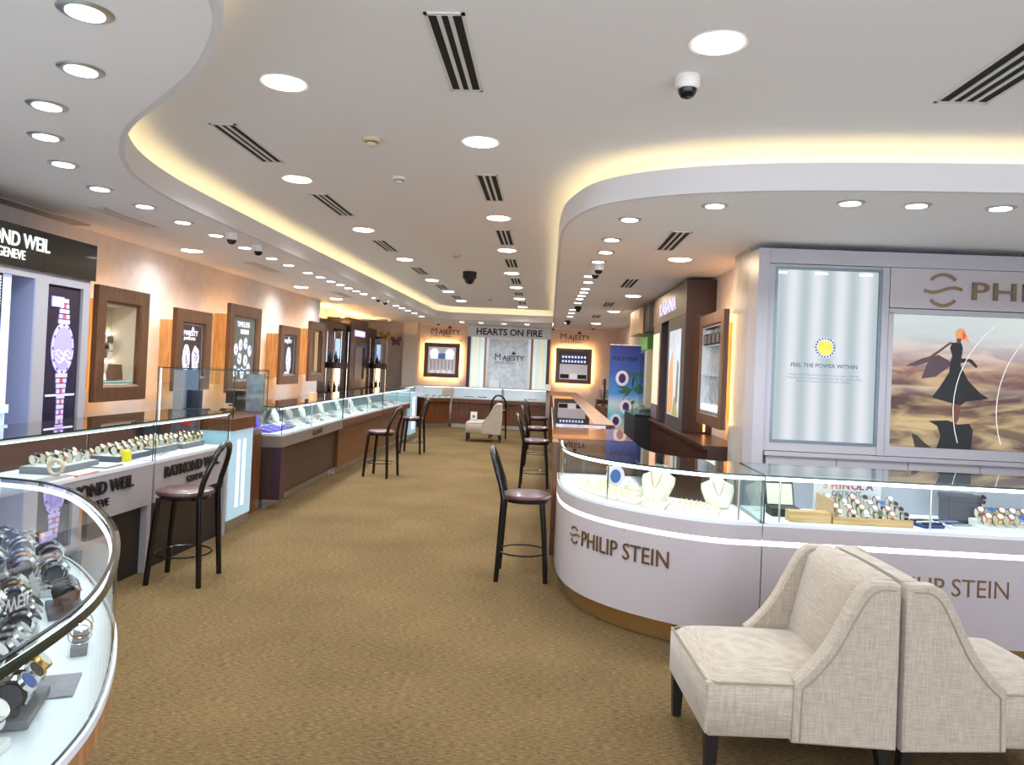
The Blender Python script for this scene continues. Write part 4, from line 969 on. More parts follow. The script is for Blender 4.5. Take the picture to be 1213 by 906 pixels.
MB().xzprism([(ly(9.5),1.15),(ly(9.2),1.15),(ly(9.15),1.45),(ly(9.25),1.9),(ly(9.45),1.7)],-.346,-.341).build('printed_figure', mat('poster_orange',S(214,160,96),.4,emit=S(220,160,90),es=.3), t)
MB().xzprism([(ly(9.15),1.14),(ly(8.78),1.14),(ly(8.85),1.30),(ly(9.05),1.36)],-.346,-.341).build('printed_grass', mat('poster_grass',S(168,160,96),.4,emit=S(170,160,90),es=.3,noise=.3,nscale=20), t)
MB().xzprism([(ly(8.95),1.30),(ly(8.82),1.30),(ly(8.80),1.75),(ly(8.88),1.80)],-.346,-.341).build('printed_palm', mat('poster_palm',S(150,140,110),.4), t)
MB().box(ly(11.02),ly(10.45),-.34,-.332,1.20,2.20).build('peach_poster', mat('peach_poster',S(240,196,168),.3,emit=S(240,190,160),es=.55), t)
MB().box(ly(11.02),ly(10.45),-.34,-.332,1.0,1.19).build('dark_caption', mat('plum_print',S(96,70,90),.4), t)
LIL = mat('lilac_letters', S(150,146,190), .4, emit=S(225,218,255), es=1.0)
text('lettering','KABANA',.27,(ly(9.85),-.334,2.42),t,depth=.012,bold=-.006,align='CENTER',sx=1.15,spacing=1.12,m=LIL)
MB().box(ly(8.5)+.03,ly(8.5)+.04,-.1,-.08,1.0,2.2).build('amber_strip', emis('amber_strip',(1,.45,.15,1),3), t)
# low red-brown cabinet
tag(MB().box(1.50,1.845,7.02,10.9,0,.94).box(1.46,1.845,7.02,10.95,.94,.975).build('low_cabinet', REDWOOD),'dark red-brown low cabinet along the right wall below the framed glass case','cabinet')
t = thing('low_black_cabinet','black low cabinet behind the right glass counters beside the tall banner','cabinet',(1.3,11.6,0)); MB().box(-.02,.55,-.6,.9,0,1.0).build('body', BLACKM, t); MB().box(-.03,.55,-.61,.91,1.0,1.02).build('top', BLACK, t)
t = thing('leaflet_holder','clear acrylic leaflet holder standing on the black cabinet','holder',(1.45,11.35,1.022)); MB().box(-.12,.12,-.02,.06,0,.02).box(-.12,.12,.02,.03,0,.10).build('stand', GLASS, t)
# green and mirror display beyond
t = thing('wall_display_frame','green topped framed mirror display on the right wall beyond the lilac sign','display frame',(1.85,12.6,1.02),-PI/2)
MB().box(-.6,.6,-.30,0,.05,1.2).build('case_body', mat('sand_frame',S(150,146,120),.4), t); MB().box(-.6,.6,-.31,0,1.0,1.2).build('green_header', mat('green_header',S(110,160,90),.4,emit=S(110,170,90),es=.3), t)
MB().box(-.5,.5,-.315,-.302,.12,.95).build('mirror_glass', mat('blue_mirror',S(110,120,150),.06,.95), t); MB().rectring(-.52,.52,.10,.97,.03,-.325,-.30).build('edge_strip', ALU, t)
for k,(y0,y1,z0,z1,m_,lb) in enumerate([(12.0,13.3,2.27,2.68,mat('cream_box',S(206,176,140),.5),'cream box sign high on the right wall beyond the lilac letters'),(11.25,11.95,2.27,2.68,BLACKM,'black box high on the right wall between cream box and lilac sign')]):
    tag(MB().box(1.40+.06*k,1.85,y0,y1,z0,z1).build('wall_box', m_), lb, 'box')
# roll-up banner
BAN = bpy.data.materials.new('banner_print'); BAN.use_nodes = True; nt = BAN.node_tree; bs = nt.nodes['Principled BSDF']; bs.inputs['Roughness'].default_value = .5
tc = nt.nodes.new('ShaderNodeTexCoord'); sp = nt.nodes.new('ShaderNodeSeparateXYZ'); cr = nt.nodes.new('ShaderNodeValToRGB'); mr = nt.nodes.new('ShaderNodeMapRange'); mr.inputs[2].default_value = 2.1
el = cr.color_ramp.elements; el[0].color = S(196,170,120); el[1].color = S(36,44,120)
for p_,c_ in ((.30,(210,200,170)),(.42,(90,170,190)),(.52,(180,190,190)),(.60,(60,130,190)),(.78,(46,80,160))):
    x_ = el.new(p_); x_.color = S(*c_)
nt.links.new(tc.outputs['Object'], sp.inputs[0]); nt.links.new(sp.outputs[2], mr.inputs[0]); nt.links.new(mr.outputs[0], cr.inputs[0]); nt.links.new(cr.outputs[0], bs.inputs[0])
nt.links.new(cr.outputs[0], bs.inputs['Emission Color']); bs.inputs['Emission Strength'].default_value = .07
t = thing('roll_up_banner','tall blue beach banner with palm leaves and purple badges on the right','banner',(1.02,12.75,0))
MB().box(0,.76,-.004,.004,.06,2.09).build('banner_sheet', BAN, t); MB().box(-.01,.77,-.05,.05,0,.06).build('base', ALU, t); MB().box(-.005,.765,-.008,.008,2.09,2.105).build('top_rail', ALU, t)
text('lettering','PHILIP STEIN',.10,(.05,-.006,1.83),t,depth=.002,bold=.002,sx=.75,m=mat('banner_letters',S(14,20,60),.5))
PALM = mat('palm_green', S(46,96,60), .6); PALM2 = mat('palm_light', S(120,160,50), .6)
rnd = random.Random(5)
for (cx_,cz_,n_,L_,m_) in ((.42,1.62,9,.30,PALM),(.40,1.35,8,.26,PALM),(.30,1.02,7,.26,PALM),(.38,.95,5,.2,PALM2)):
    for k in range(n_):
        an = rnd.uniform(0,2*PI); dx, dz = math.cos(an), math.sin(an)*.7
        x2 = min(.74,max(.02,cx_+dx*L_)); z2 = cz_+dz*L_
        MB().xzprism([(cx_,cz_),((cx_+x2)/2-dz*.03,(cz_+z2)/2+dx*.03),(x2,z2),((cx_+x2)/2+dz*.03,(cz_+z2)/2-dx*.03)],-.008-.0004*k,-.004).build('palm_leaf', m_, t)
for (x_,z_,s_) in ((.22,1.53,1.1),(.30,1.05,1.0),(.14,.80,1.0)):
    MB().ellipse(x_,z_,.10*s_,.12*s_,-.016,-.012,24).build('badge', mat('badge_white',S(222,216,230),.5), t); MB().ellipse(x_,z_,.055*s_,.075*s_,-.018,-.016,20).build('badge_centre', mat('badge_plum',S(58,30,96),.5), t)
# things at the end of the right aisle
t = thing('small_side_cabinet','dark brown small cabinet at the far end of the right aisle','cabinet',(1.35,17.2,0)); MB().box(-.25,.2,-.3,.3,0,.98).build('body', REDWOOD, t); MB().box(-.27,.22,-.32,.32,.98,1.0).build('top', WOOD, t)
for k in range(2): MB().box(-.23,.18,-.315,-.302,.1+k*.42,.48+k*.42).build('drawer', REDWOOD, t)
t = thing('picture_frame','small grey picture frame standing on the far dark brown cabinet','frame',(1.28,17.1,1.002)); MB().rectring(-.12,.12,0,.24,.02,-.01,.01).build('frame', ALU, t); MB().box(-.11,.11,-.004,.006,.01,.23).build('picture', mat('grey_green_picture',S(130,140,126),.5), t)
t = thing('reed_diffuser','pink bottle with thin reeds beside the small picture frame','decoration',(1.14,17.0,1.002)); MB().cyl((0,0),.025,0,.22,12).build('bottle', mat('pink_bottle',S(196,130,120),.4), t)
for k in range(5): MB().tube([(0,0,.2),(.05*(k-2),.02,.45)],.003,5).build('reed', LIGHTWOOD, t)
t = thing('monitor','black monitor edge-on beside the blue banner','monitor',(1.00,13.6,1.0)); MB().box(-.02,.02,-.2,.2,.10,.5).build('screen', BLACK, t); MB().box(-.05,.05,-.08,.08,0,.02).box(-.01,.01,-.02,.02,0,.12).build('stand', BLACKM, t)
tag(MB().box(.94,1.12,13.3,14.4,0,.998).build('side_table', WOOD),'narrow brown table carrying the monitor behind the blue banner','table')

# ================================================================ BAR STOOLS
def make_stool():
    P = {}
    b = MB(); b.lathe([(.150,.605),(.185,.612),(.198,.628),(.192,.646),(.16,.658),(.08,.663),(.0,.664)],n=36); P['seat'] = b.mesh('seat', SEATV, True)
    b = MB(); b.lathe([(.165,.590),(.172,.590),(.172,.606),(.165,.606)],n=36); P['seat_ring'] = b.mesh('seat_ring', BLACK, True)
    sw = .165
    def backleg(s): return [(-.20,s*.185,0),(-.185,s*.175,.30),(-.17,s*.168,.62)]
    arch = []
    def bend(z): return -.17-.02*((z-.62)/.1) if z < .72 else -.19-.10*min(1,(z-.72)/.30)
    for s in (-1,1): P['leg_b%d'%s] = MB().tube(backleg(s), [.019,.020,.021], 12).mesh('leg', BLACK, True)
    for s in (-1,1): P['leg_f%d'%s] = MB().tube([(.175,s*.165,0),(.155,s*.150,.30),(.125,s*.135,.600)], [.019,.020,.021], 12).mesh('leg', BLACK, True)
    pts = []
    for i in range(25):
        a = PI*i/24; y = .168*math.cos(a); k = math.sin(a)
        z = .62+.37*(k**.62 if k > 0 else 0)
        pts.append((bend(z), y*(1.0 if z < .9 else 1.0), z))
    P['back_hoop'] = MB().tube(pts, .020, 12).mesh('back_hoop', BLACK, True)
    P['foot_ring'] = MB().tube([(.0+.188*math.cos(2*PI*i/36)-.01,.188*math.sin(2*PI*i/36),.20) for i in range(36)], .0065, 8, closed=True).mesh('foot_ring', BLACK, True)
    cap = MB().tube(pts[8:17], .0225, 12).mesh('hoop_wrap', mat('hoop_wrap',S(30,28,28),.25,noise=.5,nscale=60,coat=.6), True); P['hoop_wrap'] = cap
    return P
STOOL = make_stool()
def stool(x, y, rz, label):
    t = thing('bar_stool', label, 'bar stool', (x,y,0), rz, 'black tube bar stools')
    for k,me in STOOL.items(): link(k.split('_b-')[0].split('_b1')[0].split('_f-')[0].split('_f1')[0] if k.startswith('leg') else k, me, t)
stool(-2.58,5.24,PI+.06,'black bar stool with maroon seat at the lettered watch counter, nearest on the left')
stool(-2.36,10.52,PI-.22,'black bar stool with maroon seat at the brown jewellery counter, second on the left')
stool(-2.45,13.45,PI-.05,'black bar stool with maroon seat near the distant glowing pillar, third on the left')
stool(-.14,5.83,.0,'black bar stool with maroon seat beside the white curved counter, nearest on the right')
stool(-.14,10.28,.0,'black bar stool with maroon seat, first of the three distant ones in the right row')
stool(-.16,12.55,.0,'black bar stool with maroon seat, middle of the three distant ones in the right row')
stool(-.18,15.1,.0,'black bar stool with maroon seat, last of the three distant ones in the right row')
stool(-1.12,17.1,PI/2,'black bar stool facing the far counter behind the distant cream chair')

# ================================================================ SLIPPER CHAIRS (front faces local -X)
def make_chair():
    P = []
    WD_ = .325
    # seat
    b = MB(); b.box(-.38,.30,-WD_+.004,WD_-.004,.195,.405,0,.012); P.append(('seat_base', b.mesh('seat_base', LINEN, True)))
    vs = []; n = 12; m_ = 10; b = MB()
    for i in range(n+1):
        for j in range(m_+1):
            u = i/n; v = j/m_; x = -.378+u*.60; y = -WD_+.008+v*(2*WD_-.016)
            e_ = min(1, min(u, 1.2-u, v, 1-v)*5.5); z = .405+.042*math.sin(min(1,e_)*PI/2)+.010*math.sin(PI*v)*math.sin(PI*min(1,u*1.1))
            vs.append((x,y,z))
    fs = [(i*(m_+1)+j,(i+1)*(m_+1)+j,(i+1)*(m_+1)+j+1,i*(m_+1)+j+1) for i in range(n) for j in range(m_)]
    per = [i*(m_+1) for i in range(n+1)]+[n*(m_+1)+j for j in range(1,m_+1)]+[i*(m_+1)+m_ for i in range(n-1,-1,-1)]+[j for j in range(m_-1,0,-1)]
    k0 = len(vs); vs += [(vs[i][0],vs[i][1],.398) for i in per]; L_ = len(per)
    fs += [(per[i],per[(i+1)%L_],k0+(i+1)%L_,k0+i) for i in range(L_)]+[tuple(range(k0,k0+L_))]
    b.add(vs,fs); P.append(('seat_cushion', b.mesh('seat_cushion', LINEN, True)))
    # piping round the seat front and sides
    zz = .408; y_ = WD_-.006
    P.append(('seat_piping', MB().tube([(.02,-y_,zz),(-.34,-y_,zz),(-.374,-y_+.03,zz),(-.374,y_-.03,zz),(-.34,y_,zz),(.02,y_,zz)],.0045,6).mesh('seat_piping', PIPE, True)))
    # wings with S profile
    prof = smooth_path([(-.03,.43),(.02,.475),(.10,.575),(.165,.70),(.215,.79),(.26,.828),(.31,.832),(.375,.828)],4)
    poly = [(-.035,.185)]+prof+[(.38,.82),(.38,.17)]
    for s in (-1,1):
        y0, y1 = (WD_-.055, WD_+.012) if s > 0 else (-WD_-.012, -WD_+.055)
        b = MB(); n_ = len(poly); c = .010
        def ins(p, d):
            cx_ = sum(v[0] for v in p)/len(p); 
            pp = list(reversed(p)) ; return None
        inner = offset([poly[-1]]+poly+[poly[0]], -c)[1:-1]
        rings = [[(x,y0,z) for x,z in inner],[(x,y0+c,z) for x,z in poly],[(x,y1-c,z) for x,z in poly],[(x,y1,z) for x,z in inner]]
        vs = sum(rings,[]); fs = [tuple(range(n_)), tuple(reversed(range(3*n_,4*n_)))]
        for k in range(3):
            for i in range(n_):
                j = (i+1)%n_; fs.append((k*n_+i,k*n_+j,(k+1)*n_+j,(k+1)*n_+i))
        b.add(vs, fs); P.append(('side_wing', b.mesh('side_wing', LINEN, True)))
        yo = y1+.001 if s > 0 else y0-.001
        lp = [(x+.028,yo,z-.028) for x,z in ([(-.035,.22)]+prof[:-3])]
        P.append(('wing_piping', MB().tube(lp,.0038,6).mesh('wing_piping', PIPE, True)))
    # backrest: slanted padded panel between wings
    b = MB(); n = 10; m_ = 10; vs = []
    for i in range(n+1):
        for j in range(m_+1):
            u = i/n; v = j/m_; y = (-WD_+.05)+v*(2*WD_-.10); z = .40+u*.432
            arc_ = .006*math.sin(PI*v); z2 = z+(arc_ if u > .75 else arc_*0)*((u-.75)/.25 if u > .75 else 0)
            x = .16+u*.10-.030*math.sin(PI*min(1,u*1.02))*math.sin(PI*v)**.5
            if u > .9: x += (u-.9)*.45
            vs.append((x,y,z2))
    fs = [(i*(m_+1)+j,i*(m_+1)+j+1,(i+1)*(m_+1)+j+1,(i+1)*(m_+1)+j) for i in range(n) for j in range(m_)]
    N0 = len(vs); vs += [(.375,v[1],v[2]) for v in vs]
    fs += [tuple(N0+k for k in reversed(f)) for f in fs]
    per = [i*(m_+1) for i in range(n+1)]+[n*(m_+1)+j for j in range(1,m_+1)]+[i*(m_+1)+m_ for i in range(n-1,-1,-1)]+[j for j in range(m_-1,0,-1)]
    L_ = len(per); fs += [(per[i],per[(i+1)%L_],N0+per[(i+1)%L_],N0+per[i]) for i in range(L_)]
    b.add(vs,fs); P.append(('backrest', b.mesh('backrest', LINEN, True)))
    for sx_,sy_ in ((-.345,-.285),(-.345,.285),(.335,-.285),(.335,.285)):
        dx = .03 if sx_ > 0 else 0
        b = MB(); r0, r1 = .019, .026
        vs = [(sx_+dx+a*r0,sy_+c*r0,0) for a,c in ((-1,-1),(1,-1),(1,1),(-1,1))]+[(sx_+a*r1,sy_+c*r1,.20) for a,c in ((-1,-1),(1,-1),(1,1),(-1,1))]
        b.add(vs,[(3,2,1,0),(4,5,6,7),(0,1,5,4),(1,2,6,5),(2,3,7,6),(3,0,4,7)]); P.append(('leg', b.mesh('leg', LEGW)))
    return P
CHAIR = make_chair()
def chair(x, y, rz, label):
    t = thing('slipper_chair', label, 'armchair', (x,y,0), rz, 'cream linen slipper chairs')
    for nm,me in CHAIR: link(nm, me, t)
    return t
chair(1.035,3.35,.06,'cream linen slipper chair facing left in the right foreground')
chair(1.812,3.385,PI+.06,'cream linen slipper chair facing right, back to back with the foreground one')
chair(-1.38,16.25,.03,'cream linen slipper chair far away in the middle of the aisle')
t = thing('table_sign','small white sign stand on the seat of the distant cream chair','sign',(-1.60,16.1,.468)); MB().box(-.07,.07,-.005,.005,0,.17).build('card', WHITETRAY, t); MB().box(-.08,.08,-.03,.03,-.004,.004).build('foot', ALU, t)
MB().box(-.03,.03,-.008,-.005,.04,.10).build('grey_patch', GREYTRAY, t)

# ================================================================ WATCHES AND JEWELLERY
WSH = {}
def watch_meshes(band, dial, case, stand):
    key = (band.name,dial.name,case.name,stand.name if stand else '')
    if key in WSH: return WSH[key]
    P = []
    N = 20; hw = .010; b = MB(); vs = []; fs = []
    for i in range(N+1):
        a = math.radians(-60)+math.radians(300)*i/N
        r = .030; cy, cz = r*.92*math.sin(a), r*math.cos(a)
        for (rr,xx) in ((1,-hw),(1,hw),(.88,hw),(.88,-hw)): vs.append((xx, cy*rr, .033+cz*rr))
    for i in range(N):
        for k in range(4): fs.append((i*4+k,(i+1)*4+k,(i+1)*4+(k+1)%4,i*4+(k+1)%4))
    fs += [(0,1,2,3),(N*4+3,N*4+2,N*4+1,N*4)]
    rot = Matrix.Rotation(math.radians(60),4,'X')
    vs = [tuple(rot @ (Vector(v)-Vector((0,0,.033)))+Vector((0,0,.033))) for v in vs]
    b.add(vs,fs); P.append(('band', b.mesh('band', band)))
    rot = Matrix.Rotation(math.radians(48),4,'X')
    def onface(mb): mb.v = [tuple(rot @ Vector(v)+Vector((0,0,.033))) for v in mb.v]; return mb
    P.append(('case', onface(MB().cyl((0,0),.0175,.026,.0335,18)).mesh('case', case)))
    P.append(('dial', onface(MB().cyl((0,0),.0140,.0335,.0345,16)).mesh('dial', dial)))
    if stand:
        b = MB(); b.cyl((0,0),.0205,-.009,.009,12); b.v = [(z,x*.92,y+.033) for x,y,z in b.v]; b.box(-.008,.008,-.012,.012,-.0005,.014)
        P.append(('cushion', b.mesh('cushion', stand)))
    WSH[key] = P; return P
def watch(x, y, z, rz, style, label, group, s=1.0):
    t = thing('wristwatch', label, 'watch', (x,y,z), rz, group); t.scale = (s,s,s)
    for nm,me in watch_meshes(*style): link(nm, me, t)
    return t
ST = {'steel':(STEEL,DIALW,STEEL,VELVETC),'steelk':(STEEL,DIALK,STEEL,VELVETC),'blue':(STEEL,DIALB,STEEL,VELVETC),'gold':(GOLD,DIALW,GOLD,VELVETC),
      'rose':(ROSE,DIALP,ROSE,VELVETC),'black':(BLACKM,DIALK,STEEL,VELVETC),'leather':(LEATHB,DIALW,ROSE,VELVETC),'white':(WHITETRAY,DIALW,ROSE,VELVETC),
      'blackg':(BLACKM,DIALW,GOLD,VELVETC),'green':(LEATHB,DIALG,GOLD,VELVETC),'violet':(PURPLE,DIALP,STEEL,VELVETC),'bluestrap':(BLUEFAB,DIALB,STEEL,VELVETC)}
DESC = {'steel':'pale-dial steel watch','steelk':'black-dial steel watch','blue':'blue-dial steel watch','gold':'gold watch','rose':'rose gold watch','black':'black strap watch','leather':'brown strap watch','white':'white strap watch','blackg':'black and gold watch','green':'green-dial brown watch','violet':'violet strap watch','bluestrap':'blue strap watch'}
def tray(name, label, x0, x1, y0, y1, z, h, m, rz=0, slope=0, group=None):
    cx_, cy_ = (x0+x1)/2, (y0+y1)/2; w_, d_ = (x1-x0)/2, (y1-y0)/2
    t = thing(name, label, 'tray', (cx_,cy_,z), rz, group)
    MB().box(-w_,w_,-d_,d_,0,h,0,min(.004,h*.3)).build('base', m, t); MB().box(-w_+.01,w_-.01,-d_+.01,d_-.01,h,h+.0015).build('lining', WHITETRAY if m is not WHITETRAY else VELVETC, t)
    return h+.0017
def along(P, s, d):
    """point at arclength s and inward distance d of a path; also heading of the outward normal"""
    L = arclen(P); i = 0
    while i < len(L)-2 and L[i+1] < s: i += 1
    f = (s-L[i])/(L[i+1]-L[i]); a = Vector(P[i]); b_ = Vector(P[i+1]); dd = (b_-a).normalized(); n_ = Vector((-dd.y,dd.x))
    p = a+(b_-a)*f+n_*d; return p.x, p.y, math.atan2(dd.y,dd.x)
SLATEC = mat('slate_cushion', S(64,66,76), .8)
STN = {k:v[:3]+(SLATEC,) for k,v in ST.items()}
rnd = random.Random(11)
# --- near round case: stepped risers with watches
NL = arclen(NP)[-1]
RG = 'watches in the near round case'
step = 0
ZD = .7805
styles_near = ['steel','steelk','steel','blue','steel','rose','steelk','black','steel','gold','steelk','steel']
seg = 0
def riser_set(s0_, d_, steps, cols, seg, row):
    x,y,hd = along(NP, s0_, d_)
    wd_ = .062*cols/2+.002; dp = .09*steps/2
    nm = '%s from its near end'%o_(seg)
    t = thing('stepped_riser', 'stepped watch riser in the near round case, %s'%nm, 'display riser', (x,y,ZD), hd, 'stepped risers in the near round case')
    for k in range(steps): MB().box(-wd_,wd_,-dp+.09*k,-dp+.09*(k+1)-.002,0,.02+.03*k,0,.002).build('step', WHITETRAY if (seg+k)%3 else GREYTRAY, t)
    for k in range(steps):
        for c in range(cols):
            px, py = (c-(cols-1)/2)*.062, -dp+.043+.09*k
            gx = x+px*math.cos(hd)-py*math.sin(hd); gy = y+px*math.sin(hd)+py*math.cos(hd)
            sty = styles_near[(seg*5+k*7+c*3+(4 if row == 'back' else 0))%12]
            watch(gx,gy,ZD+.0205+.03*k,hd+rnd.uniform(-.15,.15),STN[sty],'%s in the near round case, %s riser, %s step, %s from left'%(DESC[sty],o_(seg),['front','middle','top'][k],o_(c)),RG,1.38)
for i,(s0_,d_) in enumerate(((.60,.27),(.86,.27),(1.10,.26),(1.385,.26),(1.64,.34),(1.90,.33),(2.19,.36),(2.45,.23),(2.70,.20),(2.96,.20))):
    riser_set(s0_, d_, 3, 3 if i < 8 else 2, i, 'front')
for i,(s0_,d_) in enumerate(((2.55,.50),(2.88,.47))): riser_set(s0_, d_, 2, 3, i+10, 'back')
# black block with letters, bracelets on small plinths, picture card
x,y,hd = along(NP, 1.46, .30)
t = thing('brand_block','black display block with white letters among the watches in the near round case','sign',(x-.05,y,ZD+.082),hd+.2); MB().box(-.09,.09,-.02,.02,0,.07).build('block', BLACKM, t); text('lettering','MEN',.055,(-.07,-.022,.012),t,depth=.002,bold=.001,m=mat('sign_letters_grey',S(210,214,220),.4))
x,y,hd = along(NP, 1.80, .09)
for k in range(3):
    px = x+(k-1)*.055*math.cos(hd); py = y+(k-1)*.055*math.sin(hd)
    t = thing('bracelet_stand','small grey block with a thin silver bangle near the glass, %s of three'%o_(k),'bracelet',(px,py,ZD),hd,'bangles on small grey blocks'); MB().box(-.02,.02,-.02,.02,0,.022,0,.002).build('block', GREYTRAY, t)
    MB().tube([(.0,.028*math.cos(2*PI*i/20),.052+.028*math.sin(2*PI*i/20)) for i in range(20)],.0022,6,closed=True).build('bangle', ROSE if k == 1 else STEEL, t, smooth=True)
x,y,hd = along(NP, 1.52, .12)
t = thing('photo_card','flat grey photo card lying on the white deck of the near case','card',(x,y,ZD),hd); MB().box(-.07,.07,-.05,.05,0,.004).build('card', mat('photo_print',S(126,122,140),.3,noise=.3,nscale=18), t)
x,y,hd = along(NP, 2.16, .125)
t = thing('grey_wedge','dark grey wedge with black strap watches in the near case','display riser',(x,y,ZD),hd); MB().box(-.08,.08,-.05,.05,0,.02,0,.003).build('base', mat('slate_tray',S(84,86,104),.6), t)
for k in range(4): watch(x+(k-1.5)*.036*math.cos(hd), y+(k-1.5)*.036*math.sin(hd), ZD+.0205, hd+PI/2*.3, STN['black'], 'black strap watch on the dark grey wedge, %s in its short row'%o_(k),'black watches on the dark wedge',1.2)

# --- lettered watch counter (left): trays with cuffs
ZL = .8155
def tray_watches(name, label, cx, cy, z, wx, wy, h, m, rows, cols, styles, rz, place, group, s=1.0, fx=.0):
    tray(name, label, cx-wx/2, cx+wx/2, cy-wy/2, cy+wy/2, z, h, m, 0, group='watch trays')
    for r in range(rows):
        for c in range(cols):
            x = cx-wx/2+(r+.5)*wx/rows; y = cy-wy/2+(c+.5)*wy/cols
            sty = styles[(r*3+c)%len(styles)]
            watch(x,y,z+h+.002,rz+rnd.uniform(-.1,.1),ST[sty],'%s on %s, row %s, %s along'%(DESC[sty],place,['one','two','three','four','five'][r],o_(c)),group,s)
tray_watches('watch_tray','grey tray of steel watches at the left end of the lettered counter',-3.22,4.80,ZL,.24,.46,.045,GREYTRAY,2,5,['steelk','rose','steel'],PI/2,'the left grey tray','watches in the lettered counter',1.2)
tray_watches('watch_tray','long slate tray in the middle of the lettered counter with a yellow watch',-3.20,5.45,ZL,.24,.44,.04,mat('slate_tray',S(84,86,104),.6),2,5,['blackg','leather','steel'],PI/2,'the middle slate tray','watches in the lettered counter',1.2)
tray_watches('watch_tray','grey tray of gold watches in the right part of the lettered counter',-3.20,5.90,ZL,.24,.38,.05,GREYTRAY,3,5,['gold','steel','blackg'],PI/2,'the third grey tray','watches in the lettered counter',1.2)
tray_watches('watch_tray','grey tray of watches nearest the glowing pillar in the lettered counter',-3.18,6.34,ZL,.24,.38,.04,GREYTRAY,3,5,['leather','gold','green'],PI/2,'the fourth grey tray','watches in the lettered counter',1.2)
t = thing('yellow_watch_block','bright yellow dial display on the slate tray','display block',(-3.07,5.30,ZL+.0)); MB().xzprism([(-.03,0),(.03,0),(.025,.075),(-.01,.085)],-.03,.03).build('block', YEL, t)
for k,(x,y,w_,d_,m_,lb) in enumerate([(-3.0,4.38,.13,.26,WHITETRAY,'white ribbed booklet tray at the left end of the lettered counter'),(-2.985,4.66,.10,.22,mat('salmon_card',S(214,150,140),.6),'salmon pink card lying on the deck of the lettered counter'),(-3.04,5.02,.12,.20,mat('grey_card',S(140,136,140),.5),'grey flat card stack in front of the first watch tray'),(-3.02,5.72,.08,.14,WHITETRAY,'small white card before the third tray of the lettered counter')]):
    tt = thing('flat_card', lb, 'card', (x,y,ZL)); MB().box(-w_/2,w_/2,-d_/2,d_/2,0,.010).build('card', m_, tt); MB().box(-w_/2+.01,w_/2-.01,-d_/2+.01,d_/2-.01,.010,.012).build('print', WHITETRAY if m_ is not WHITETRAY else GREYL, tt)
t = thing('bangle_stand','thick cream and brown bangle watch standing at the left end of the lettered counter','watch',(-3.05,4.50,ZL+.013),PI/2)
MB().tube([(0,.045*math.cos(2*PI*i/24),.05+.045*math.sin(2*PI*i/24)) for i in range(24)],.011,8,closed=True).build('bangle', mat('cream_bangle',S(206,186,160),.4), t, smooth=True)
tag(MB().box(-3.40,-3.36,6.05,6.32,ZL,ZL+.20).build('navy_backdrop', NAVY),'dark navy backdrop box inside the lettered counter','box')
t = thing('red_floral_card','red and white printed card standing at the right end of the lettered counter','card',(-3.25,6.52,ZL)); MB().box(-.12,.14,-.004,.004,0,.22).build('card', mat('floral_print',S(96,88,92),.4,noise=.5,nscale=30), t); MB().box(-.02,.06,-.008,-.004,.02,.07).box(-.02,.06,-.008,-.004,.17,.21).build('red_patch', RED, t)

# --- jewellery counters on the left
def bust(x, y, z, rz, m, label, group, s=1.0):
    t = thing('necklace_bust', label, 'necklace bust', (x,y,z), rz, group); t.scale = (s,s,s)
    prof = [(-.075,.0),(-.085,.03),(-.075,.08),(-.095,.115),(-.085,.13),(-.035,.145),(-.028,.165),(-.032,.18),(.032,.18),(.028,.165),(.035,.145),(.085,.13),(.095,.115),(.075,.08),(.085,.03),(.075,.0)]
    prof = [(-.05,.0),(-.075,.05),(-.092,.10),(-.09,.13),(-.04,.152),(-.030,.175),(-.034,.188),(.034,.188),(.030,.175),(.04,.152),(.09,.13),(.092,.10),(.075,.05),(.05,.0)]
    b = MB(); n = len(prof); th = .018
    rings = []
    for k,(yy,sc) in enumerate(((-.022,.86),(-.012,1),(.010,1),(.016,.9))):
        rings += [(x_*sc, yy+z_*.28, .094+(z_-.094)*sc) for x_,z_ in prof]
    fs = [tuple(range(n)), tuple(reversed(range(3*n,4*n)))]
    for k in range(3):
        for i in range(n): fs.append((k*n+i,k*n+(i+1)%n,(k+1)*n+(i+1)%n,(k+1)*n+i))
    b.add(rings, fs); b.build('bust', m, t, smooth=True)
    MB().tube([(-.034+.0056*i*1.0, -.012+(.13-.05*math.sin(PI*i/12))*.28-.012, .150-.075*math.sin(PI*i/12)) for i in range(13)],.0016,5).build('necklace', GOLD if m is VELVETC else STEEL, t)
    MB().box(-.05,.05,.02,.05,0,.02).build('foot', m, t)
RINGM = None
def ring_block(x, y, z, rz, label, group, m=VELVETC, n=6, w_=.14, d_=.09):
    t = thing('jewellery_tray', label, 'jewellery tray', (x,y,z), rz, group)
    MB().add([(-w_/2,-d_/2,0),(w_/2,-d_/2,0),(w_/2,d_/2,0),(-w_/2,d_/2,0),(-w_/2,-d_/2,.014),(w_/2,-d_/2,.014),(w_/2,d_/2,.034),(-w_/2,d_/2,.034)],[(3,2,1,0),(4,5,6,7),(0,1,5,4),(1,2,6,5),(2,3,7,6),(3,0,4,7)]).build('cushion', m, t)
    key = 'ringmesh%d'%(0 if m is VELVETC else 1)
    if key not in TXT:
        b = MB().tube([(.0,.011*math.cos(2*PI*i/14),.010+.011*math.sin(2*PI*i/14)) for i in range(14)],.0017,5,closed=True); b.box(-.004,.004,-.004,.004,.020,.027)
        TXT[key] = b.mesh('ring', mat('pale_gold_ring', S(226,208,164), .4, .3) if m is VELVETC else STEEL)
    for k in range(n):
        c = k%(n//2); r = k//(n//2); link('ring', TXT[key], t, (-w_/2+(c+.5)*w_/(n//2), -d_*.25+r*d_*.5, .014+.020*(.25+.5*r)))
JZ = .8005
cnt = 0
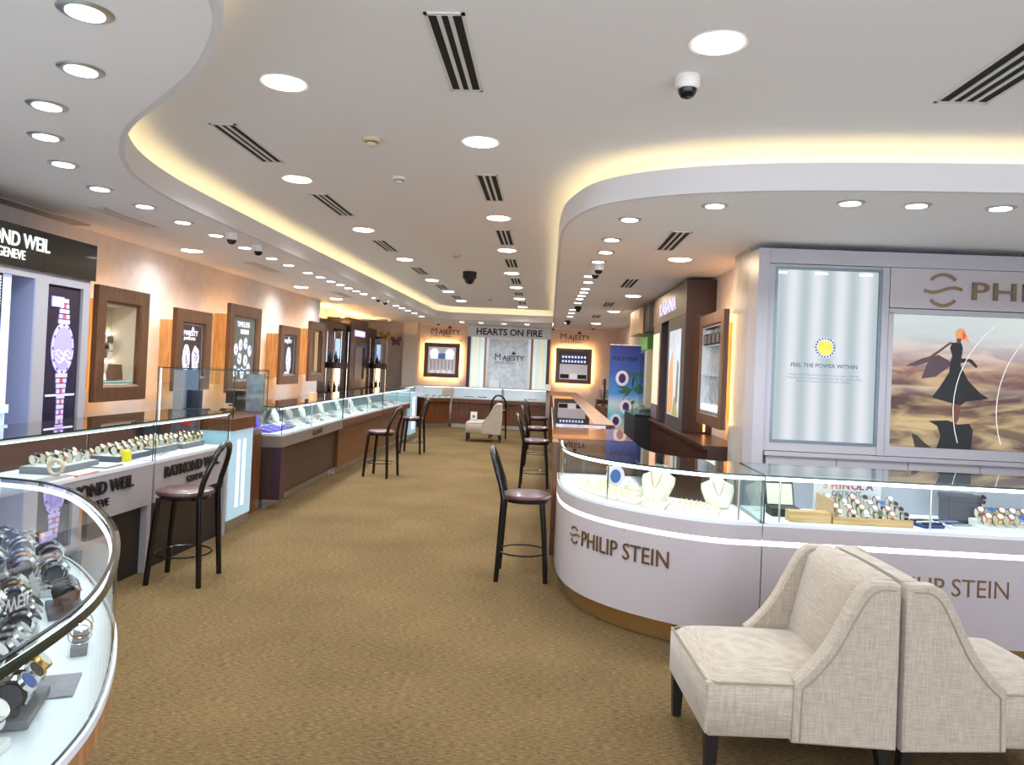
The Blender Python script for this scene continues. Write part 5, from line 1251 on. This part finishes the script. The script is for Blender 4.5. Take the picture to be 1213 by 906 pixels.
for (y0,y1,x0,m_,place,gr) in ((7.95,8.6,-3.05,PURPLE,'near end of the taupe counter','violet trays'),(8.7,10.3,-3.08,WHITETRAY,'taupe banded counter','white trays in the taupe banded counter'),
        (10.6,13.0,-3.12,WHITETRAY,'counter behind the second stool','white trays in the brown counter'),(13.25,15.5,-3.13,WHITETRAY,'counter before the distant pillar','white trays in the farthest brown counter')):
    y = y0+.08; k = 0
    while y < y1:
        for r in range(2):
            ring_block(x0-.0-r*.16, y, JZ+.0, PI/2, '%s ring tray, %s in the %s row, %s'%('violet' if m_ is PURPLE else ('white' if (k+r)%3 else 'grey'), o_(k), ['front','back'][r], place), gr, m_ if (m_ is PURPLE or (k+r)%3) else GREYTRAY, 6)
        y += .19 if y < 10.5 else .26; k += 1
for k,(x,y,m_,lb) in enumerate([(-3.31,8.05,PURPLE,'violet necklace bust at the near end of the taupe banded counter'),(-3.32,8.38,PURPLE,'second violet necklace bust behind the violet trays'),(-3.36,9.1,WHITETRAY,'white necklace bust, first in the taupe banded counter'),(-3.36,9.6,DECKG,'grey necklace bust in the middle of the taupe banded counter'),(-3.36,10.1,WHITETRAY,'white necklace bust at the far end of the taupe banded counter'),(-3.38,11.0,WHITETRAY,'white necklace bust, first in the brown counter behind the second stool'),(-3.38,11.9,WHITETRAY,'white necklace bust, second in the brown counter behind the second stool'),(-3.38,12.7,WHITETRAY,'white necklace bust, third in the brown counter behind the second stool'),(-3.38,14.0,WHITETRAY,'white necklace bust in the brown counter before the distant pillar')]):
    bust(x,y,JZ,PI/2,m_,lb,'necklace busts on the left',1.0)
t = thing('card_stand','white card with small lilac print standing in the brown jewellery counter','card',(-3.12,11.55,JZ+.035),PI/2); MB().box(-.06,.06,-.004,.004,0,.15).build('card', WHITETRAY, t); MB().ellipse(0,.08,.025,.03,-.007,-.004,16).build('print', PURPLE, t)
t = thing('small_peach_card','small peach-coloured card standing on the glass of the taupe banded counter','card',(-3.0,9.35,1.102),PI/2); MB().box(-.07,.07,-.03,.03,0,.10).build('card', mat('peach_card',S(240,186,130),.5), t)  # card in one even peach colour
t = thing('brown_display_box','brown wooden box with small drawer standing on the counter by the tower case','box',(-3.42,8.1,1.102)); MB().box(-.10,.10,-.14,.14,0,.13).build('box', WALNUT, t); MB().box(-.12,.12,-.16,.16,.13,.145).build('lid', WOOD, t)
# beaded bracelets inside the tower
for k in range(5):
    o = MB().tube([(.0,.035*math.cos(2*PI*i/18),.037+.035*math.sin(2*PI*i/18)) for i in range(18)],.011,6,closed=True).build('beaded_bangle', mat('bronze_beads',S(130,92,58),.35,.3,noise=.4,nscale=120), None, (-3.12+.0*k,7.02+k*.045,1.0435), PI/2, smooth=True)
    tag(o,'chunky bronze bangle standing in the tower case, %s in its row'%o_(k),'bracelet','bronze bangles in the tower case')

# far counters
for k,(x,m_,lb) in enumerate([(-2.1,DIALB,'pale blue tray in the left bright far counter'),(-1.75,NAVY,'dark blue tray in the left bright far counter'),(-.42,RED,'red tray in the right bright far counter'),(-.95,WHITETRAY,'white tray in the right bright far counter')]):
    t = thing('jewellery_tray', lb, 'jewellery tray', (x,19.68,.7805)); MB().box(-.14,.14,-.06,.06,0,.03).build('base', WHITETRAY, t); MB().box(-.12,.12,-.05,.05,.03,.045).build('pad', m_, t)
for k in range(4):
    t = thing('jewellery_tray','white tray with dark pads in the angled far counter, %s from left'%o_(k),'jewellery tray',(-3.14+k*.16,19.24+k*.115,.7805),.66,'trays in the angled far counter'); MB().box(-.06,.06,-.05,.05,0,.03).build('base', WHITETRAY, t); MB().box(-.04,.04,-.03,.03,.03,.05).build('pad', GREYTRAY, t)

# right row displays
for k in range(8):
    ring_block(.30, 8.25+k*.25, .8005, 0, 'grey tray of rings in the first right glass counter, %s from the near end'%o_(k), 'trays in the right glass counters', VELVETC if k%2 else WHITETRAY)
for k in range(6):
    t = thing('jewellery_tray','dark tray in the second right glass counter, %s from the near end'%o_(k),'jewellery tray',(.32,10.7+k*.45,.8005),0,'dark trays in the right glass counters'); MB().box(-.16,.16,-.12,.12,0,.03).build('base', BLACKM if k%2 else GREYTRAY, t); MB().box(-.14,.14,-.10,.10,.03,.04).build('pad', WHITETRAY if k%3 == 0 else DARKP, t)

# --- white curved counter
ZP = .7755
PG = 'cream trays in the white curved counter'
PL = arclen(PP)[-1]
n = 0
for si_,s_ in enumerate((.70,.90,1.10,1.30,1.50,1.70,1.90,2.08)):
    for r_,d_ in enumerate((.17,.31)):
        x,y,hd = along(PP, min(s_,PL-.12), d_)
        if 1.50 <= s_ <= 1.7 and r_ == 1: continue
        n += 1
        ring_block(x,y,ZP,hd+rnd.uniform(-.15,.15),'cream ring tray in the white curved counter, %s from left, %s row'%(o_(si_),['front','back'][r_]),PG,VELVETC,8,.16 if r_ == 0 else .13,.10)
x,y,hd = along(PP, 1.58, .33)
bust(x,y,ZP,hd,VELVETC,'cream necklace bust standing tallest in the white curved counter','cream busts in the curved counter',1.3)
x,y,hd = along(PP, 2.12, .43); bust(x+.03,y-.02,ZP,hd+.4,VELVETC,'cream tall earring bust at the joint end of the curved counter','cream busts in the curved counter',1.15)
for k,(s_,d_,lb) in enumerate([(1.42,.42,'square cream ring pedestal left of the tall bust'),(1.0,.44,'square cream ring pedestal near the left bend of the curved counter'),(1.22,.45,'square cream ring pedestal, middle of the curved counter')]):
    x,y,hd = along(PP, s_, d_); t = thing('ring_pedestal', lb, 'ring pedestal', (x,y,ZP), hd, 'ring pedestals in the curved counter'); MB().box(-.025,.025,-.025,.025,0,.05,0,.003).build('pedestal', VELVETC, t)
    b = MB().tube([(.0,.011*math.cos(2*PI*i/14),.061+.011*math.sin(2*PI*i/14)) for i in range(14)],.0017,5,closed=True); b.box(-.004,.004,-.004,.004,.071,.078); b.build('ring', GOLD, t)
x,y,hd = along(PP, .52, .40); t = thing('tall_box','navy box with yellow lid at the left end of the white curved counter','box',(x,y,ZP),hd); MB().box(-.03,.03,-.03,.03,0,.10).build('body', BLUEFAB, t); MB().box(-.035,.035,-.035,.035,.10,.13).build('lid', YEL, t)
t = thing('glass_badge','round blue and white badge card at the left end of the curved counter','card',(.52,5.55,ZP),.2); MB().ellipse(0,.08,.07,.08,-.004,.004,24).build('badge', mat('badge_white',S(222,216,230),.5), t); MB().ellipse(0,.08,.04,.05,-.007,-.004,20).build('badge_centre', mat('badge_blue',S(60,90,150),.5), t)

# --- straight white counter: wooden tray of watches, blue box, gold watches
t = thing('open_black_box','open black gift box with cream lining at the joint end of the straight counter','box',(1.50,4.75,ZP)); MB().box(-.09,.09,-.07,.07,0,.05).build('base', BLACKM, t)
MB().add([(-.09,.07,.05),(.09,.07,.05),(.09,.12,.19),(-.09,.12,.19),(-.09,.085,.05),(.09,.085,.05),(.09,.135,.19),(-.09,.135,.19)],[(3,2,1,0),(4,5,6,7),(0,1,5,4),(1,2,6,5),(2,3,7,6),(3,0,4,7)]).build('lid', BLACKM, t)
MB().add([(-.08,.068,.055),(.08,.068,.055),(.08,.114,.18),(-.08,.114,.18),(-.08,.07,.055),(.08,.07,.055),(.08,.116,.18),(-.08,.116,.18)],[(3,2,1,0),(4,5,6,7),(0,1,5,4),(1,2,6,5),(2,3,7,6),(3,0,4,7)]).build('lining', VELVETC, t)
t = thing('wooden_block','plain pale wooden block at the left of the wooden watch tray','display block',(1.60,4.58,ZP)); MB().box(-.13,.115,-.045,.045,0,.062,0,.003).build('block', LIGHTWOOD, t)
SX0, SX1 = 1.725, 2.19
t = thing('wooden_watch_tray','stepped pale wooden tray holding the rows of strap watches under the white sign','tray',((SX0+SX1)/2,4.68,ZP)); hw = (SX1-SX0)/2
MB().box(-hw,hw,-.15,-.14,0,.045).build('front_lip', LIGHTWOOD, t)
for k in range(4): MB().box(-hw+.01,hw-.01,-.14+.07*k,-.14+.07*(k+1)-.001,0,.018+.020*k).build('step', WHITETRAY, t)
MB().xzprism([(-hw,0),(-hw+.008,0),(-hw+.008,.14),(-hw,.14)],-.13,.145).build('side', LIGHTWOOD, t)
rows = [['white','leather','steel','green','rose','black'],['leather','white','blackg','steel','leather','steelk'],['green','steel','leather','white','bluestrap','black'],['steel','green','leather','steelk','violet','steel']]
for r in range(4):
    for c in range(6):
        watch(SX0+.045+c*.077, 4.575+.07*r, ZP+.0185+.020*r, rnd.uniform(-.12,.12), ST[rows[r][c]], '%s in the wooden tray, %s row, %s from the left'%(DESC[rows[r][c]],['front','second','third','back'][r],o_(c)),'watches in the wooden tray',1.05)
t = thing('brand_card','white card with red and purple lettering standing behind the wooden watch tray','sign',(1.93,4.86,ZP)); MB().box(-.21,.21,-.004,.004,0,.24).build('card', WHITETRAY, t)
for ch,x_,c_ in zip('SHINOLA',(-.155,-.105,-.055,-.035,.02,.07,.115),(S(240,160,120),S(236,130,110),S(220,100,110),S(190,70,100),S(160,50,96),S(130,44,92),S(110,40,84))):
    text('letter',ch,.062,(x_,-.006,.166),t,depth=.002,bold=.0015,m=mat('card_letter_%d'%int((x_+.2)*1000),c_,.5))
text('small_lettering','DETROIT',.045,(-.10,-.006,.122),t,depth=.002,m=BLT)
for k,(x_,lb) in enumerate([(2.30,'dark blue folded booklet tray right of the wooden watch tray'),(2.47,'pale ribbed strap tray left of the navy gift box')]):
    t = thing('strap_tray', lb, 'tray', (x_,4.66,ZP), .25); MB().box(-.07,.07,-.11,.11,0,.02,0,.003).build('base', BLUEFAB if k == 0 else WHITETRAY, t)
    for j in range(4): MB().box(-.06,.06,-.10+j*.05,-.075+j*.05,.02,.03).build('strap', [WHITETRAY,BLUEFAB][k] if j%2 else [NAVY,GREYL][k], t)
t = thing('navy_gift_box','square navy blue gift box standing in the straight white counter','box',(2.62,4.84,ZP),-.12); MB().box(-.095,.095,-.08,.08,0,.135,0,.004).build('box', NAVY, t); MB().box(-.10,.10,-.085,.085,.135,.17,0,.004).build('lid', NAVY, t)
watch(2.78,4.90,ZP+.09,0,ST['black'],'black strap watch on a clear riser right of the navy gift box','watch on the clear riser',1.2)
t = thing('clear_riser','clear acrylic riser carrying one black watch beside the navy gift box','display riser',(2.78,4.90,ZP)); MB().box(-.03,.03,-.03,.03,0,.088).build('riser', GLASS, t)
for k in range(3):
    t = thing('white_tray','white tray under the gold watches, %s from the left'%o_(k),'tray',(2.78+k*.33,4.66,ZP),0,'white trays of gold watches'); MB().box(-.155,.155,-.09,.09,0,.022,0,.003).build('base', WHITETRAY, t); MB().box(-.155,.155,.0,.09,.022,.045).build('riser', WHITETRAY, t)
    for r in range(2):
        for c in range(5):
            sty = ['rose','gold','rose','blue','gold','steel','rose'][(k*3+r*2+c)%7]
            watch(2.78+k*.33-.124+c*.062, 4.615+.088*r, ZP+.0225+.023*r, rnd.uniform(-.15,.15), ST[sty], '%s on the %s white tray, %s row, %s from the left'%(DESC[sty],o_(k),['front','back'][r],o_(c)),'watches on the white trays',1.2)

# ================================================================ REPARENT: pieces that sit on a part become its sub-parts
RULES = [(('printed_','pale_arc'),'sunset_picture'),(('disc_ring',),None),(('dial',),'case'),(('ring',),'cushion'),(('ring',),'pedestal'),(('jewel_print','gem_print','lettering','small_lettering','emblem','edge_strip'),'poster'),
         (('lettering','small_lettering'),'sign_panel'),(('lettering','emblem'),'sign_board'),(('hour_mark','wave_line'),'watch_dial'),(('letter',),'nameplate'),
         (('lettering','small_lettering'),'front_band'),(('lettering','small_lettering','lettering','letter','grey_patch','print'),'card'),(('badge_centre',),'badge'),
         (('led_cluster','lettering','small_lettering'),'lightbox'),(('tube_glow',),'glow_panel'),(('necklace',),'bust'),(('hoop_wrap',),'back_hoop'),(('grille',),'sensor'),
         (('gem_print',),'jewel_print'),(('lit_gem',),'dark_display'),(('seat_piping',),'seat_cushion'),(('palm_leaf','lettering'),'banner_sheet'),(('drawer',),'body'),(('strap',),'base')]
def base(o): return o.name.split('.')[0]
for root in [o for o in COL.objects if o.type == 'EMPTY' and 'category' in o]:
    kids = [c for c in root.children if c.type == 'MESH']
    for pre,par in RULES:
        if par is None: continue
        hosts = [k for k in kids if base(k) == par and k.location.length < 1e-6 and abs(k.rotation_euler.z) < 1e-6 and k.parent == root]
        if not hosts: continue
        for c in kids:
            if c.parent == root and c is not hosts[0] and not c.children and any(base(c) == p or (p.endswith('_') and base(c).startswith(p)) for p in pre):
                c.parent = hosts[0]
